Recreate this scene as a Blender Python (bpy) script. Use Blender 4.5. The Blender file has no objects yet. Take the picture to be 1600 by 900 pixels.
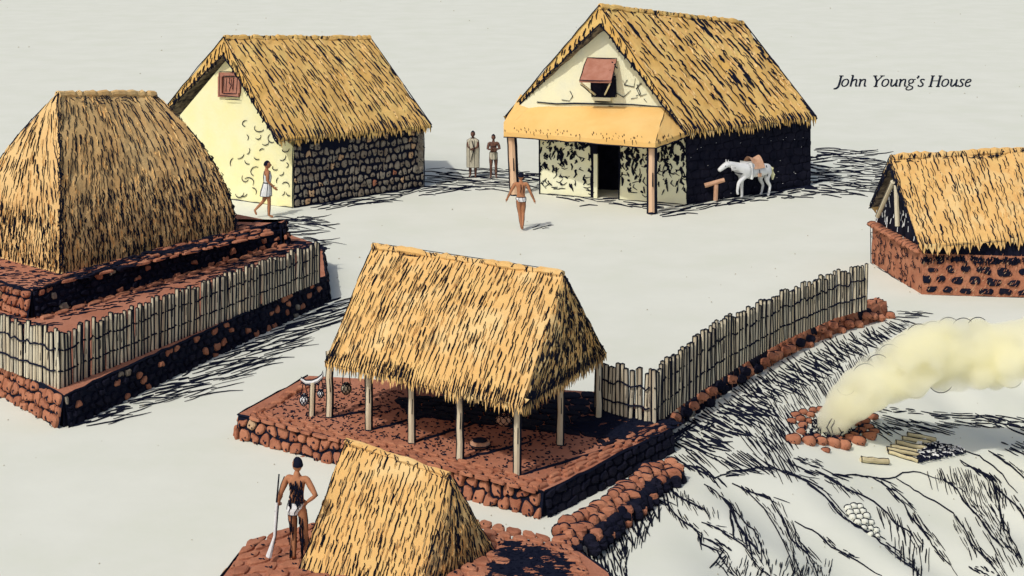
import bpy, math, random
from mathutils import Vector, Matrix, noise
random.seed(7)
R = random.random
def U(a, b): return a + (b - a) * random.random()
C = bpy.context.scene.collection
F = 2600.0; H = 11.3; HY = 209.0           # focal length in px of the 1600 px frame, eye height, horizon above the frame
V = Vector

# ---------------------------------------------------------------- placing
def sstep(t):
    t = max(0.0, min(1.0, t)); return t * t * (3 - 2 * t)
def G(px, py, z=0.0):
    d = F * (H - z) / (py + HY); return V(((px - 800) * d / F, d, z))
def D(px, py, d):
    return V(((px - 800) * d / F, d, H - (py + HY) * d / F))
def PP(px, py, p0, n):
    ray = V(((px - 800) / F, 1.0, -(py + HY) / F)); o = V((0, 0, H))
    t = (p0 - o).dot(n) / ray.dot(n); return o + ray * t
EDGE = [G(*p) for p in [(900, 1100), (955, 920), (1000, 835), (1062, 735), (1120, 700), (1150, 640), (1215, 583), (1300, 540), (1400, 508), (1520, 500), (2000, 500)]]
PIT = V((6.7, 34.4))
def sdist(x, y):
    best = 1e9; sg = 1
    for a, b in zip(EDGE[:-1], EDGE[1:]):
        ax, ay, bx, by = a.x, a.y, b.x, b.y
        dx, dy = bx - ax, by - ay
        t = max(0, min(1, ((x - ax) * dx + (y - ay) * dy) / (dx * dx + dy * dy)))
        qx, qy = x - ax - t * dx, y - ay - t * dy
        d = qx * qx + qy * qy
        if d < best:
            best = d; sg = 1 if dx * qy - dy * qx < 0 else -1
    return sg * math.sqrt(best)
def hz(x, y):
    if x < -1 or y > 47: return 0.0
    s = sdist(x, y)
    if s <= 0: return 0.0
    z = -1.1 * sstep(s / 4.5)
    dp = math.hypot(x - PIT.x, (y - PIT.y))
    m = sstep(s / 1.5) * (0.15 + 0.85 * sstep((dp - 2.4) / 2.5))
    q = (x * 0.80 + y * 0.6) * 1.35 + 0.8 * noise.noise(V((x * .5, y * .25, 3)))
    z += m * (0.07 * math.sin(q * 2.1) + 0.05 * noise.noise(V((x * 1.3, y * .7, 0))))
    return z
def GH(px, py, lift=0.0):
    p = G(px, py)
    for _ in range(14):
        z = 0.5 * (hz(p.x, p.y) + lift) + 0.5 * p.z
        p = G(px, py, z)
    return p

# ---------------------------------------------------------------- materials
def mat(name, c1, c2=None, scale=1.0, rough=0.95, bump=0.0, bscale=20, c3=None, stretch=None):
    m = bpy.data.materials.new(name); m.use_nodes = True
    nt = m.node_tree; b = nt.nodes['Principled BSDF']
    b.inputs['Roughness'].default_value = rough
    b.inputs['Specular IOR Level'].default_value = 0.12
    b.inputs['Base Color'].default_value = (*c1, 1)
    tc = nt.nodes.new('ShaderNodeTexCoord')
    src = tc.outputs['Object']
    if stretch:
        mp = nt.nodes.new('ShaderNodeMapping'); mp.inputs['Scale'].default_value = stretch
        nt.links.new(src, mp.inputs['Vector']); src = mp.outputs['Vector']
    if c2:
        n = nt.nodes.new('ShaderNodeTexNoise'); n.inputs['Scale'].default_value = scale; n.inputs['Detail'].default_value = 4
        n.inputs['Roughness'].default_value = .6
        r = nt.nodes.new('ShaderNodeValToRGB'); r.color_ramp.elements[0].position = .35; r.color_ramp.elements[1].position = .65
        r.color_ramp.elements[0].color = (*c1, 1); r.color_ramp.elements[1].color = (*c2, 1)
        if c3:
            e = r.color_ramp.elements.new(.5); e.color = (*c3, 1)
        nt.links.new(src, n.inputs['Vector']); nt.links.new(n.outputs['Fac'], r.inputs['Fac']); nt.links.new(r.outputs['Color'], b.inputs['Base Color'])
    if bump:
        n2 = nt.nodes.new('ShaderNodeTexNoise'); n2.inputs['Scale'].default_value = bscale; n2.inputs['Detail'].default_value = 5
        bp = nt.nodes.new('ShaderNodeBump'); bp.inputs['Strength'].default_value = bump; bp.inputs['Distance'].default_value = .05
        nt.links.new(src, n2.inputs['Vector']); nt.links.new(n2.outputs['Fac'], bp.inputs['Height']); nt.links.new(bp.outputs['Normal'], b.inputs['Normal'])
    return m
INK = mat('ink', (.004, .006, .018), rough=.8)
NAVY = mat('black_lava_and_shade', (.004, .005, .014), (.012, .012, .024), 3, bump=.3)  # black stone, also painted in where shade blackens walls, floor and openings
STRAW = mat('straw_gold', (.70, .42, .12), (.78, .54, .19), 1.1, c3=(.72, .45, .15), bump=.25, bscale=14)
STRAWP = mat('straw_tan', (.62, .37, .145), (.72, .49, .22), .9, c3=(.70, .45, .19), bump=.25, bscale=14)
STRAWY = mat('straw_yellow', (.71, .46, .175), (.74, .52, .235), 1.3, c3=(.69, .415, .15), bump=.2, bscale=14)
STRAWO = mat('straw_orange', (.76, .46, .15), (.78, .52, .20), .8, bump=.12, bscale=9)
UNDERTHATCH = mat('dark_thatch_underside', (.02, .02, .03), (.30, .24, .16), 5)  # dark mottled colour of the roof undersides
BLADE = mat('straw_blade', (.76, .56, .26), (.62, .36, .13), 6)
CREAM = mat('lime_plaster', (.86, .80, .42), (.84, .82, .52), 1.1, bump=.12, bscale=9)
PALE = mat('pale_plaster', (.86, .84, .58), (.80, .80, .60), 1.4, bump=.15, bscale=12)
BROWN = mat('red_lava', (.36, .135, .075), (.46, .20, .115), 2.2, bump=.4, bscale=18)
BROWN2 = mat('brown_lava', (.29, .105, .06), (.40, .17, .10), 2.5, bump=.4, bscale=18)
TAN = mat('tan_stone', (.44, .27, .15), (.52, .36, .22), 3, bump=.3, bscale=18)
GREYS = mat('grey_tan_stone', (.27, .245, .20), (.18, .14, .105), 3, bump=.3, bscale=18)
EARTH = mat('red_earth', (.37, .145, .085), (.46, .20, .125), 1.2, bump=.5, bscale=16)
POLE = mat('weathered_pole', (.60, .56, .44), (.46, .38, .27), 2.5, bump=.3, bscale=20, stretch=(1, 1, .2))
POLEP = mat('pale_pole', (.72, .66, .50), (.60, .50, .34), 2, bump=.3, bscale=20, stretch=(1, 1, .2))
POSTB = mat('peach_post', (.66, .42, .26), (.72, .50, .33), 2, bump=.2, bscale=20, stretch=(1, 1, .2))
WOOD = mat('brown_board', (.36, .15, .10), (.44, .21, .15), 4, bump=.25, bscale=20)
WHITE = mat('white_hair_cloth', (.76, .77, .76), (.68, .69, .70), 3, bump=.1)
SKIN = mat('brown_skin', (.44, .20, .10), (.38, .16, .08), 5, rough=.7)
SKIND = mat('dark_skin', (.10, .05, .04), (.20, .10, .07), 12, rough=.7)
BEIGE = mat('beige_cloth', (.56, .52, .40), (.48, .44, .34), 5, bump=.2)
SMOKE = bpy.data.materials.new('pale_yellow_smoke'); SMOKE.use_nodes = True
_n = SMOKE.node_tree; _n.nodes.remove(_n.nodes['Principled BSDF']); _o = _n.nodes['Material Output']
_v = _n.nodes.new('ShaderNodeVolumePrincipled'); _v.inputs['Color'].default_value = (.9985, .988, .885, 1); _v.inputs['Anisotropy'].default_value = .0
_t = _n.nodes.new('ShaderNodeTexCoord'); _z = _n.nodes.new('ShaderNodeTexNoise'); _z.inputs['Scale'].default_value = 1.5; _z.inputs['Detail'].default_value = 3
_m = _n.nodes.new('ShaderNodeMapRange'); _m.inputs['From Min'].default_value = .36; _m.inputs['From Max'].default_value = .60; _m.inputs['To Min'].default_value = .9; _m.inputs['To Max'].default_value = 9
_n.links.new(_t.outputs['Object'], _z.inputs['Vector']); _n.links.new(_z.outputs['Fac'], _m.inputs['Value']); _n.links.new(_m.outputs['Result'], _v.inputs['Density']); _n.links.new(_v.outputs['Volume'], _o.inputs['Volume'])
GOURD = mat('gourd', (.62, .38, .25), (.5, .28, .17), 6)
LOG = mat('cut_log', (.66, .58, .36), (.54, .45, .27), 3, bump=.3)
GROUNDM = mat('pale_dust', (.69, .705, .60), (.73, .74, .645), .45, rough=1, c3=(.71, .72, .625), bump=.06, bscale=6)
SPECK = mat('speck', (.45, .40, .28), rough=1)

# ---------------------------------------------------------------- mesh collector
class MB:
    def __init__(s): s.v = []; s.f = []; s.m = []
    def poly(s, pts, mi=0):
        i = len(s.v); s.v += [tuple(p) for p in pts]; s.f.append(tuple(range(i, i + len(pts)))); s.m.append(mi)
    def raw(s, vs, fs, mi=0):
        i = len(s.v); s.v += [tuple(p) for p in vs]
        for f in fs: s.f.append(tuple(i + k for k in f)); s.m.append(mi)
    def build(s, name, mats, parent=None, smooth=False):
        me = bpy.data.meshes.new(name); me.from_pydata(s.v, [], s.f)
        for m in mats: me.materials.append(m)
        me.polygons.foreach_set('material_index', s.m)
        if smooth: me.polygons.foreach_set('use_smooth', [True] * len(s.f))
        me.update()
        o = bpy.data.objects.new(name, me); C.objects.link(o)
        if parent:
            o.parent = parent; o.matrix_parent_inverse = Matrix.Translation(-parent.location)
        return o
def thing(name, label, cat, loc, group=None):
    o = bpy.data.objects.new(name, None); C.objects.link(o); o.location = loc; o.empty_display_size = .2
    return tag(o, label, cat, group)
def tag(o, label, cat, group=None):
    o['label'] = label; o['category'] = cat
    if group: o['group'] = group
    return o

def stroke(mb, pts, r, mi=0, sides=3, taper=True):
    n = len(pts)
    if n < 2: return
    vs = []
    for i, p in enumerate(pts):
        a = pts[max(0, i - 1)]; b = pts[min(n - 1, i + 1)]
        t = (b - a)
        if t.length < 1e-6: t = V((1, 0, 0))
        t.normalize()
        up = V((0, 0, 1)) if abs(t.z) < .9 else V((0, -1, 0))
        x = t.cross(up).normalized(); y = x.cross(t)
        k = i / (n - 1)
        rr = r * ((.35 + 1.0 * math.sin(math.pi * min(1, .12 + k * .85)) ** .6) if taper else 1)
        for j in range(sides):
            an = math.pi / 2 + 2 * math.pi * j / sides
            vs.append(p + x * (rr * math.cos(an)) + y * (rr * math.sin(an)))
    fs = []
    for i in range(n - 1):
        for j in range(sides):
            j2 = (j + 1) % sides
            fs.append((i * sides + j, i * sides + j2, (i + 1) * sides + j2, (i + 1) * sides + j))
    fs.append(tuple(range(sides - 1, -1, -1))); fs.append(tuple((n - 1) * sides + j for j in range(sides)))
    mb.raw(vs, fs, mi)
def wob(a, b, n, amp):
    out = []
    for i in range(n + 1):
        p = a.lerp(b, i / n)
        if 0 <= i <= n: p = p + V((U(-amp, amp), U(-amp, amp), U(-amp, amp)))
        out.append(p)
    return out
def edge(mb, a, b, r, mi, amp=.02, step=.3):
    n = max(2, int((b - a).length / step)); stroke(mb, wob(a, b, n, amp), r, mi)
def tube(mb, pts, rs, mi=0, sides=8):
    if not hasattr(rs, '__len__'): rs = [rs] * len(pts)
    n = len(pts); vs = []
    for i, p in enumerate(pts):
        t = (pts[min(n - 1, i + 1)] - pts[max(0, i - 1)]).normalized()
        up = V((0, 0, 1)) if abs(t.z) < .9 else V((0, -1, 0))
        x = t.cross(up).normalized(); y = x.cross(t)
        for j in range(sides):
            an = 2 * math.pi * j / sides
            vs.append(p + x * (rs[i] * math.cos(an)) + y * (rs[i] * math.sin(an)))
    fs = [(i * sides + j, i * sides + (j + 1) % sides, (i + 1) * sides + (j + 1) % sides, (i + 1) * sides + j) for i in range(n - 1) for j in range(sides)]
    fs.append(tuple(range(sides - 1, -1, -1))); fs.append(tuple((n - 1) * sides + j for j in range(sides)))
    mb.raw(vs, fs, mi)
def prism(mb, poly, vec, mi=0):
    n = len(poly); q = [p + vec for p in poly]
    mb.poly(poly[::-1], mi); mb.poly(q, mi)
    for i in range(n): mb.poly([poly[i], poly[(i + 1) % n], q[(i + 1) % n], q[i]], mi)
def boxm(mb, c, ax, ay, az, mi=0):
    p = [c - ax - ay - az, c + ax - ay - az, c + ax + ay - az, c - ax + ay - az]; prism(mb, p, az * 2, mi)

def ridgecap(mb, a, b, rad, inkr, inkm=None):
    n = max(8, int((b - a).length / .12)); t = (b - a).normalized()
    tube(mb, [a.lerp(b, k / n) + V((0, U(-.01, .01), U(-.35, .12) * rad)) for k in range(n + 1)], [rad * U(.75, 1.15) for _ in range(n + 1)], 0, 8)
    if inkm is None: return
    for k in range(int(n * 2.2)):
        p = a.lerp(b, R()); w_ = U(-1, 1)
        stroke(mb, [p + V((0, -rad * .6, rad * .75)), p + t * (.06 * w_) + V((0, -rad * 1.0, rad * .15)), p + t * (.10 * w_) + V((0, -rad * 1.05, -rad * U(.4, 1.2)))], inkr * U(.6, 1.1), inkm)
# ---------------------------------------------------------------- surfaces
class Patch:
    def __init__(s, a, b, c, d, bulge=0, out=None, fn=None):     # a,b at v=0 (eave); d above a, c above b
        s.a, s.b, s.c, s.d = a, b, c, d; s.fn = fn
        if fn: s.a, s.b, s.c, s.d = fn(0, 0), fn(1, 0), fn(1, 1), fn(0, 1)
        s.bul = bulge
        n = (s.b - s.a).cross(s.d - s.a)
        if n.length < 1e-4: n = (s.b - s.a).cross(s.c - s.a)
        n.normalize()
        out = out or V((0, -1, .35))
        s.sg = 1 if n.dot(out) > 0 else -1
        s.n0 = n * s.sg
        s.su = max(.01, ((s.b - s.a).length + (s.c - s.d).length) / 2); s.sv = ((s.d - s.a).length + (s.c - s.b).length) / 2
    def P(s, u, v):
        if s.fn: return s.fn(u, v)
        p = s.a.lerp(s.b, u).lerp(s.d.lerp(s.c, u), v)
        if s.bul: p = p + s.n0 * (s.bul * math.sin(math.pi * max(0, min(1, v))) * (1 - abs(2 * max(0, min(1, u)) - 1) ** 5))
        return p
    def N(s, u, v):
        e = .02
        u = max(.02, min(.98, u)); v = max(.02, min(.98, v))
        n = (s.P(u + e, v) - s.P(u - e, v)).cross(s.P(u, v + e) - s.P(u, v - e)) * s.sg
        return n.normalized() if n.length > 1e-9 else s.n0
def grid(mb, P, nu, nv, amp=0, mi=0, off=None, seed=0):
    vs = []
    for j in range(nv + 1):
        for i in range(nu + 1):
            u, v = i / nu, j / nv; p = P.P(u, v)
            if off: p = p + off(u, v)
            if amp: p = p + P.n0 * (amp * noise.noise(p * 2.3 + V((seed, 0, 0))))
            vs.append(p)
    w = nu + 1
    mb.raw(vs, [(j * w + i, j * w + i + 1, (j + 1) * w + i + 1, (j + 1) * w + i) for j in range(nv) for i in range(nu)], mi)
def slab(mb, P, t0, t1, nu=14, nv=10, amp=.05, mi=0, under=0):
    dn = lambda u, v: V((0, 0, -(t0 + (t1 - t0) * v)))
    grid(mb, P, nu, nv, amp, mi); grid(mb, P, nu, nv, amp, under, off=dn)
    def strip(f, n, mi):
        for i in range(n):
            (u0, v0), (u1, v1) = f(i / n), f((i + 1) / n)
            def q(u, v):
                p = P.P(u, v); return p + P.n0 * (amp * noise.noise(p * 2.3))
            a, b = q(u0, v0), q(u1, v1)
            dz = lambda u, v: V((0, 0, -(t0 + (t1 - t0) * v)))
            mb.poly([a, b, P.P(u1, v1) + dz(u1, v1), P.P(u0, v0) + dz(u0, v0)], mi)
    strip(lambda k: (0, k), nv, mi); strip(lambda k: (1, k), nv, mi); strip(lambda k: (k, 0), nu, mi); strip(lambda k: (k, 1), nu, mi)
def thatch(mb, P, sp, ln, r, lean=0.0, ink=1, blade=2, v0=0.03, v1=.97, wobble=.012, lift=.012, blobs=.06, blades=.6, ctrl=None):
    rows = max(1, int(P.sv * (v1 - v0) / (ln * .72))); seen = {}
    for j in range(rows + 1):
        v = v0 + (v1 - v0) * (j + .5) / (rows + 1)
        wrow = (P.P(1, v) - P.P(0, v)).length
        nc = max(1, int(wrow / sp))
        for i in range(nc):
            for kind in (0, 0, 1):
                if kind == 1 and R() > blades: continue
                if kind == 1 and False: continue
                u = (i + U(.05, .95)) / nc; vv = v + U(-.6, .6) * (v1 - v0) / (rows + 1)
                if kind == 0:
                    X, Y = u * wrow, vv * P.sv; kx, ky = int(X / sp), int(Y / ln); bad = False
                    for aa in (kx - 1, kx, kx + 1):
                        for bb in (ky - 1, ky, ky + 1):
                            for (x_, y_) in seen.get((aa, bb), ()):
                                if ((x_ - X) / (sp * .62)) ** 2 + ((y_ - Y) / (ln * .62)) ** 2 < 1: bad = True
                    if bad and R() < .9: continue
                    seen.setdefault((kx, ky), []).append((X, Y))
                L = ln * U(.35, 1.25) * (1 if kind == 0 else .8); n = 4 if L > .3 else 3
                le = lean(u, vv) if callable(lean) else lean
                le += U(-.07, .07)
                pts = []
                for k in range(n + 1):
                    s = k / n - .5
                    uu = u + (-s * L * le) / max(wrow, .3); v2 = vv - s * L / P.sv
                    uu = max(0, min(1, uu)); v2 = max(v0 - .02, min(1, v2))
                    p = P.P(uu, v2); nn = P.N(uu, v2)
                    ph = R() * wobble
                    pts.append(p + nn * (lift + .03 * max(0, noise.noise(p * 2.3))) + (P.P(min(1, uu + .02), v2) - P.P(max(0, uu - .02), v2)).normalized() * ((ph if k % 2 else -ph)))
                rr = r * U(.65, 1.25)
                if kind == 0 and R() < blobs: rr *= 1.9
                stroke(mb, pts, rr if kind == 0 else rr * 1.3, ink if kind == 0 else blade)
def fringe(mb, P, sp, ln, r, ink=1, straw=0, blade=2, v=0.0, drop=.12, band=.25, dirv=None):
    L = (P.P(1, v) - P.P(0, v)).length; n = int(L / sp)
    dirv = dirv or V((0, 0, -1))
    for i in range(n):
        u = (i + R()) / n; p = P.P(u, v); nn = P.N(u, .05)
        q = P.P(u, v + band / P.sv * U(.4, 1.1)) + nn * .015
        p = p + nn * .02
        e = p + dirv * (drop * U(.1, 1.2)) + V((U(-.03, .03), 0, 0))
        stroke(mb, [q, q.lerp(p, .6) + V((U(-.01, .01), 0, 0)), p, e], r * U(.7, 1.2), ink)
        # a hanging tuft of straw
        w = sp * U(.7, 1.3); t = (P.P(min(1, u + .01), v) - P.P(max(0, u - .01), v)).normalized()
        b = P.P(u, v + .01) + nn * .01; tip = p + dirv * (drop * U(.5, 1.3)) + t * U(-.03, .03)
        mb.raw([b - t * w, b + t * w, tip, b - nn * .06], [(0, 1, 2), (0, 2, 3), (1, 3, 2)], straw if R() < .7 else blade)
def stones(mb, P, cw, ch, mats, h=.05, gap=.14, inkm=None, hr=.012, hp=0., skip=None, jit=.28, squash=.0):
    nr = max(1, round(P.sv / ch)); nc = max(1, round(P.su / cw))
    J = {}
    def jp(k, j):
        if (k, j) not in J:
            J[(k, j)] = ((k / 2 + U(-jit, jit) * .8), (j + U(-jit, jit) + (.0 if j in (0, nr) else 0)))
        x, y = J[(k, j)]
        return x, y
    tot = sum(w for _, w in mats)
    for j in range(nr):
        o = j % 2
        for i in range(-1, nc + 1):
            k = 2 * i + o
            pts = [jp(k, j), jp(k + 1, j), jp(k + 2, j), jp(k + 2, j + 1), jp(k + 1, j + 1), jp(k, j + 1)]
            pts = [(min(1, max(0, x / nc)), min(1, max(0, y / nr))) for x, y in pts]
            cx = sum(p[0] for p in pts) / 6; cy = sum(p[1] for p in pts) / 6
            if max(p[0] for p in pts) - min(p[0] for p in pts) < .3 / nc: continue
            if skip and skip(cx, cy): continue
            g = gap * U(.6, 1.5)
            pts = [(cx + (x - cx) * (1 - g), cy + (y - cy) * (1 - g)) for x, y in pts]
            q = []
            for a in range(6):
                p0, p1 = pts[a], pts[(a + 1) % 6]
                q.append((p0[0] * .72 + p1[0] * .28, p0[1] * .72 + p1[1] * .28)); q.append((p0[0] * .28 + p1[0] * .72, p0[1] * .28 + p1[1] * .72))
            hh = h * U(.6, 1.3); nn = P.N(cx, cy)
            r0 = [P.P(x, y) - nn * .01 for x, y in q]
            r1 = [P.P(cx + (x - cx) * .95, cy + (y - cy) * .95) + nn * hh * .65 for x, y in q]
            r2 = [P.P(cx + (x - cx) * .72, cy + (y - cy) * .72) + nn * hh * U(.92, 1.05) for x, y in q]
            m = U(0, tot); mi = mats[0][0]
            for mm, w in mats:
                m -= w
                if m <= 0: mi = mm; break
            N = 12; vs = r0 + r1 + r2
            fs = [(a, (a + 1) % N, N + (a + 1) % N, N + a) for a in range(N)] + [(N + a, N + (a + 1) % N, 2 * N + (a + 1) % N, 2 * N + a) for a in range(N)] + [tuple(range(2 * N, 3 * N))]
            mb.raw(vs, fs, mi)
            if inkm is not None and R() < hp:
                for _ in range(random.choice((1, 2, 3, 3))):
                    sx, sy = U(-.3, .45), U(-.4, .2); dx, dy = U(.05, .3), U(-.35, -.1)
                    def pt(a, b): return P.P(max(0, min(1, cx + a / nc)), max(0, min(1, cy + b / nr))) + nn * (hh + .006)
                    stroke(mb, [pt(sx * .6, sy * .6), pt((sx + dx / 2) * .6, (sy + dy / 2) * .7), pt((sx + dx) * .6, (sy + dy) * .6)], hr * U(.6, 1.1), inkm)
def boulder(mb, c, rx, ry, rz, mi, inkm=None, ir=.015, seed=None):
    sd = V((R() * 50, R() * 50, R() * 50)); vs = []; nl, na = 7, 10
    vs.append(c + V((0, 0, rz)))
    for i in range(1, nl):
        th = math.pi * i / nl
        for j in range(na):
            ph = 2 * math.pi * j / na
            d = V((math.sin(th) * math.cos(ph), math.sin(th) * math.sin(ph), math.cos(th)))
            k = 1 + .28 * noise.noise(d * 1.6 + sd)
            e = .85
            d2 = V([math.copysign(abs(x) ** e, x) for x in d])
            vs.append(c + V((d2.x * rx * k, d2.y * ry * k, d2.z * rz * k)))
    vs.append(c - V((0, 0, rz)))
    fs = [(0, 1 + j, 1 + (j + 1) % na) for j in range(na)]
    for i in range(nl - 2):
        for j in range(na):
            a = 1 + i * na + j; b = 1 + i * na + (j + 1) % na
            fs.append((a, a + na, b + na, b))
    l = 1 + (nl - 2) * na; fs += [(l + j, len(vs) - 1, l + (j + 1) % na) for j in range(na)]
    mb.raw(vs, fs, mi)
    if inkm is not None:
        rad = max(rx, ry)
        pts = []
        for j in range(13):
            an = 2 * math.pi * j / 12; pts.append(c + V((math.cos(an) * rx * 1.03, 0.12 * ry, math.sin(an) * rz * 1.05)) + V((0, math.cos(an * 1) * 0, 0)) - V((0, 0, 0)))
        stroke(mb, pts, ir, inkm, taper=False)
        for _ in range(2):
            a = U(-.5, .3); p = c + V((a * rx, -ry * .93, U(-.3, .2) * rz)); stroke(mb, [p, p + V((.25 * rx, .05 * ry, -.35 * rz))], ir * .8, inkm)

INKR = 0.76 / F       # ink half-width per metre of distance
# ================================================================ GROUND
def ticks(segs):
    out = []
    for a, b, s in segs:
        n = max(1, round((b - a) / s)); out += [a + (b - a) * i / n for i in range(n)]
    return out + [segs[-1][1]]
xs = ticks([(-4000, -400, 1200), (-400, -30, 60), (-30, -1, 3), (-1, 20, .2), (20, 40, 2), (40, 400, 60), (400, 4000, 1200)])
ys = ticks([(-500, 0, 100), (0, 20, 4), (20, 47, .2), (47, 80, 3), (80, 400, 40), (400, 6000, 900)])
g = MB(); vs = [(x, y, hz(x, y)) for y in ys for x in xs]; w = len(xs)
g.raw(vs, [(j * w + i, j * w + i + 1, (j + 1) * w + i + 1, (j + 1) * w + i) for j in range(len(ys) - 1) for i in range(w - 1)])
go = g.build('ground', [GROUNDM], smooth=True); go['kind'] = 'structure'

# ================================================================ LEFT: two terraces, palisade, big hut
z1, z2 = .65, 1.3
def platform(name, label, corners, z0, z1, walls, top_kw, loc, grp=None, topmat=EARTH, rim=None):
    t = thing(name, label, 'stone platform', loc, grp)
    m = MB(); base = [V((p.x, p.y, z0)) for p in corners]
    cen = sum(base, V()) / len(base)
    prism(m, base if sum((b.x - a.x) * (b.y + a.y) for a, b in zip(base, base[1:] + base[:1])) < 0 else base[::-1], V((0, 0, z1 - z0 - .004)), 0)
    for (i, kw) in walls:
        a, b = corners[i], corners[(i + 1) % len(corners)]
        A, B = V((a.x, a.y, z0)), V((b.x, b.y, z0))
        out = V((B.y - A.y, A.x - B.x, 0)).normalized()
        if out.dot(cen - A) > 0: out = -out
        A2 = V((a.x, a.y, z1)); B2 = V((b.x, b.y, z1))
        bt = out * kw.pop('batter', .12)
        P = Patch(A + bt, B + bt, B2, A2, out=out)
        grid(m, P, 20, 2, .03, 0)
        stones(m, P, inkm=0, **kw)
        edge(m, A2 + out * .02, B2 + out * .02, .022, 0, .02)
    m.build('wall', [INK, BROWN, BROWN2, NAVY, TAN, GREYS], t)
    m = MB(); tp = [V((p.x, p.y, z1)) for p in corners]
    m.poly(tp, 0)
    top_kw(m)
    m.build('earth_top', [topmat, INK, BROWN, BROWN2, NAVY, TAN], t)
    return t
def scatter(m, quad, n, z, L, r, ang=(0, 6.28), mi=1):
    for _ in range(n):
        u, v = R(), R()
        p = quad[0].lerp(quad[1], u).lerp(quad[3].lerp(quad[2], u), v); p = V((p.x, p.y, z + .008))
        a = U(*ang); l = L * U(.4, 1.3); d = V((math.cos(a), math.sin(a), 0)) * l; s = V((-d.y, d.x, 0)) * U(-.35, .35)
        stroke(m, [p, p + d * .5 + s, p + d], r * U(.7, 1.3), mi)
N0 = G(100, 668); F0 = G(508, 470); F2 = G(503, 384, z1); K0 = G(385, 343, z1); L0 = G(0, 611) ; LL = N0 + (L0 - N0) * 3; K1 = G(-160, 343, z1)
lt = [N0, F0, F2, K0, K1, LL]
brn = dict(cw=.34, ch=.24, mats=[(1, 5), (2, 4), (4, .25)], h=.07, gap=.18, hp=1, hr=.016, jit=.36)
blk_shade = dict(cw=.26, ch=.17, mats=[(3, 9), (2, 1.6), (1, .4), (5, .3)], h=.06, gap=.30, hp=.0, jit=.36)  # right-facing walls: shade painted in as mostly black stones
def topL(m):
    # flat stones along the foot of the upper terrace and dashes of earth
    a, b = G(58, 520, z1), G(455, 396, z1)
    scatter(m, [G(-60, 500, z1), G(60, 520, z1), G(80, 508, z1), G(-60, 478, z1)], 70, z1, .3, .014, (-.3, .3))
    scatter(m, [G(70, 512, z1), G(470, 396, z1), G(452, 380, z1), G(58, 494, z1)], 200, z1, .34, .013, (.35, .95))
    scatter(m, [G(380, 400, z1), G(500, 392, z1), G(495, 384, z1), G(430, 372, z1)], 120, z1, .34, .015, (-.1, .5))
    P = Patch(G(62, 502, z1 + .01), G(452, 385, z1 + .01), G(445, 377, z1 + .01), G(52, 494, z1 + .01), out=V((0, 0, 1)))
    stones(m, P, .5, .28, [(2, 3), (3, 2)], .05, .15)
tl = platform('stone_platform', 'long lower terrace of lava stone, right faces shade-black, under the palisade, left of the scene', lt, -.05, z1,
              [(0, dict(blk_shade)), (5, dict(brn, cw=.36, ch=.27)), (1, dict(blk_shade))], topL, N0)
u0 = G(50, 497, z1); u1 = G(447, 379, z1); u2 = G(440, 351, z1 + .6); u2 = V((u2.x, u2.y, z1)); u3 = G(372, 335, z2); u4 = G(-180, 335, z2); u5 = u0 + (G(0, 481, z1) - u0) * 3
ut = [u0, u1, V((u2.x, u2.y, z1)), V((u3.x, u3.y, z1)), V((u4.x, u4.y, z1)), u5]
def topU(m):
    P = Patch(G(60, 452, z2 + .008), G(438, 364, z2 + .008), G(375, 352, z2 + .008), G(100, 432, z2 + .008), out=V((0, 0, 1)))
    stones(m, P, .5, .22, [(2, 5), (3, 2), (4, 3)], .05, .22)
    scatter(m, [G(60, 452, z2), G(438, 366, z2), G(400, 348, z2), G(100, 430, z2)], 150, z2 + .05, .35, .014, (.3, .95))
    scatter(m, [G(-60, 440, z2), G(50, 455, z2), G(110, 428, z2), G(-60, 395, z2)], 230, z2, .16, .012, (-.3, .4))
tu = platform('stone_platform', 'upper terrace of lava stone, right faces shade-black, carrying the big rounded thatched hut', ut, z1 - .02, z2,
              [(0, dict(blk_shade)), (5, dict(brn, cw=.34, ch=.26)), (1, dict(blk_shade))], topU, u0)

def palisade(name, label, base, spx, hts, loc, grp, tilt=.0, rw=.036, railm=INK, rails=(.30, .68)):
    """base: polyline of world points (z = foot). hts: pole height at each vertex"""
    t = thing(name, label, 'fence', loc, grp)
    tops = []; feet = []
    for (a, b, h0, h1) in zip(base[:-1], base[1:], hts[:-1], hts[1:]):
        L = (b - a).length; n = max(1, int(L / spx))
        for i in range(n):
            k = (i + U(-.2, .2)) / n; p = a.lerp(b, max(0, k)); h = (h0 + (h1 - h0) * k) * U(.93, 1.07)
            feet.append((p, h))
    for (p, h) in feet:
        m = MB(); lx = U(-.03, .03) + tilt
        r = rw * U(.8, 1.2)
        pts = [p + V((lx * q + U(-.008, .008), U(-.01, .01), h * q)) for q in (0, .33, .66, 1)]
        tube(m, pts, [r, r * 1.02, r * .95, r * .85], 0, 7)
        for sx in (-1, 1):
            stroke(m, [q + V((sx * r, -.004, 0)) for q in pts], r * (.42 if sx < 0 else .6), 1, taper=False)
        stroke(m, [pts[3] + V((-r, -r * .5, 0)), pts[3] + V((0, -r * .9, .012)), pts[3] + V((r, -r * .5, 0))], r * .35, 1)
        if R() < .45:
            a = pts[1].lerp(pts[2], U(0, 1)); stroke(m, [a + V((0, -r, 0)), a + V((.006, -r, .22 * U(.4, 1.4)))], r * .3, 1)
        m.build('pole', [POLE if R() < .35 else POLEP, INK], t)
    for q in rails:
        m = MB(); pts = []
        for (p, h) in feet: pts.append(p + V((0, -rw * 1.5, h * q + U(-.012, .012))))
        stroke(m, pts, rw * .6, 0, taper=False); m.build('lashing', [railm], t)
    return t
fa = G(0, 574, z1); fb = G(92, 607, z1); fc = G(500, 440, z1)
fl = fb + (fa - fb) * 1.25
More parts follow.
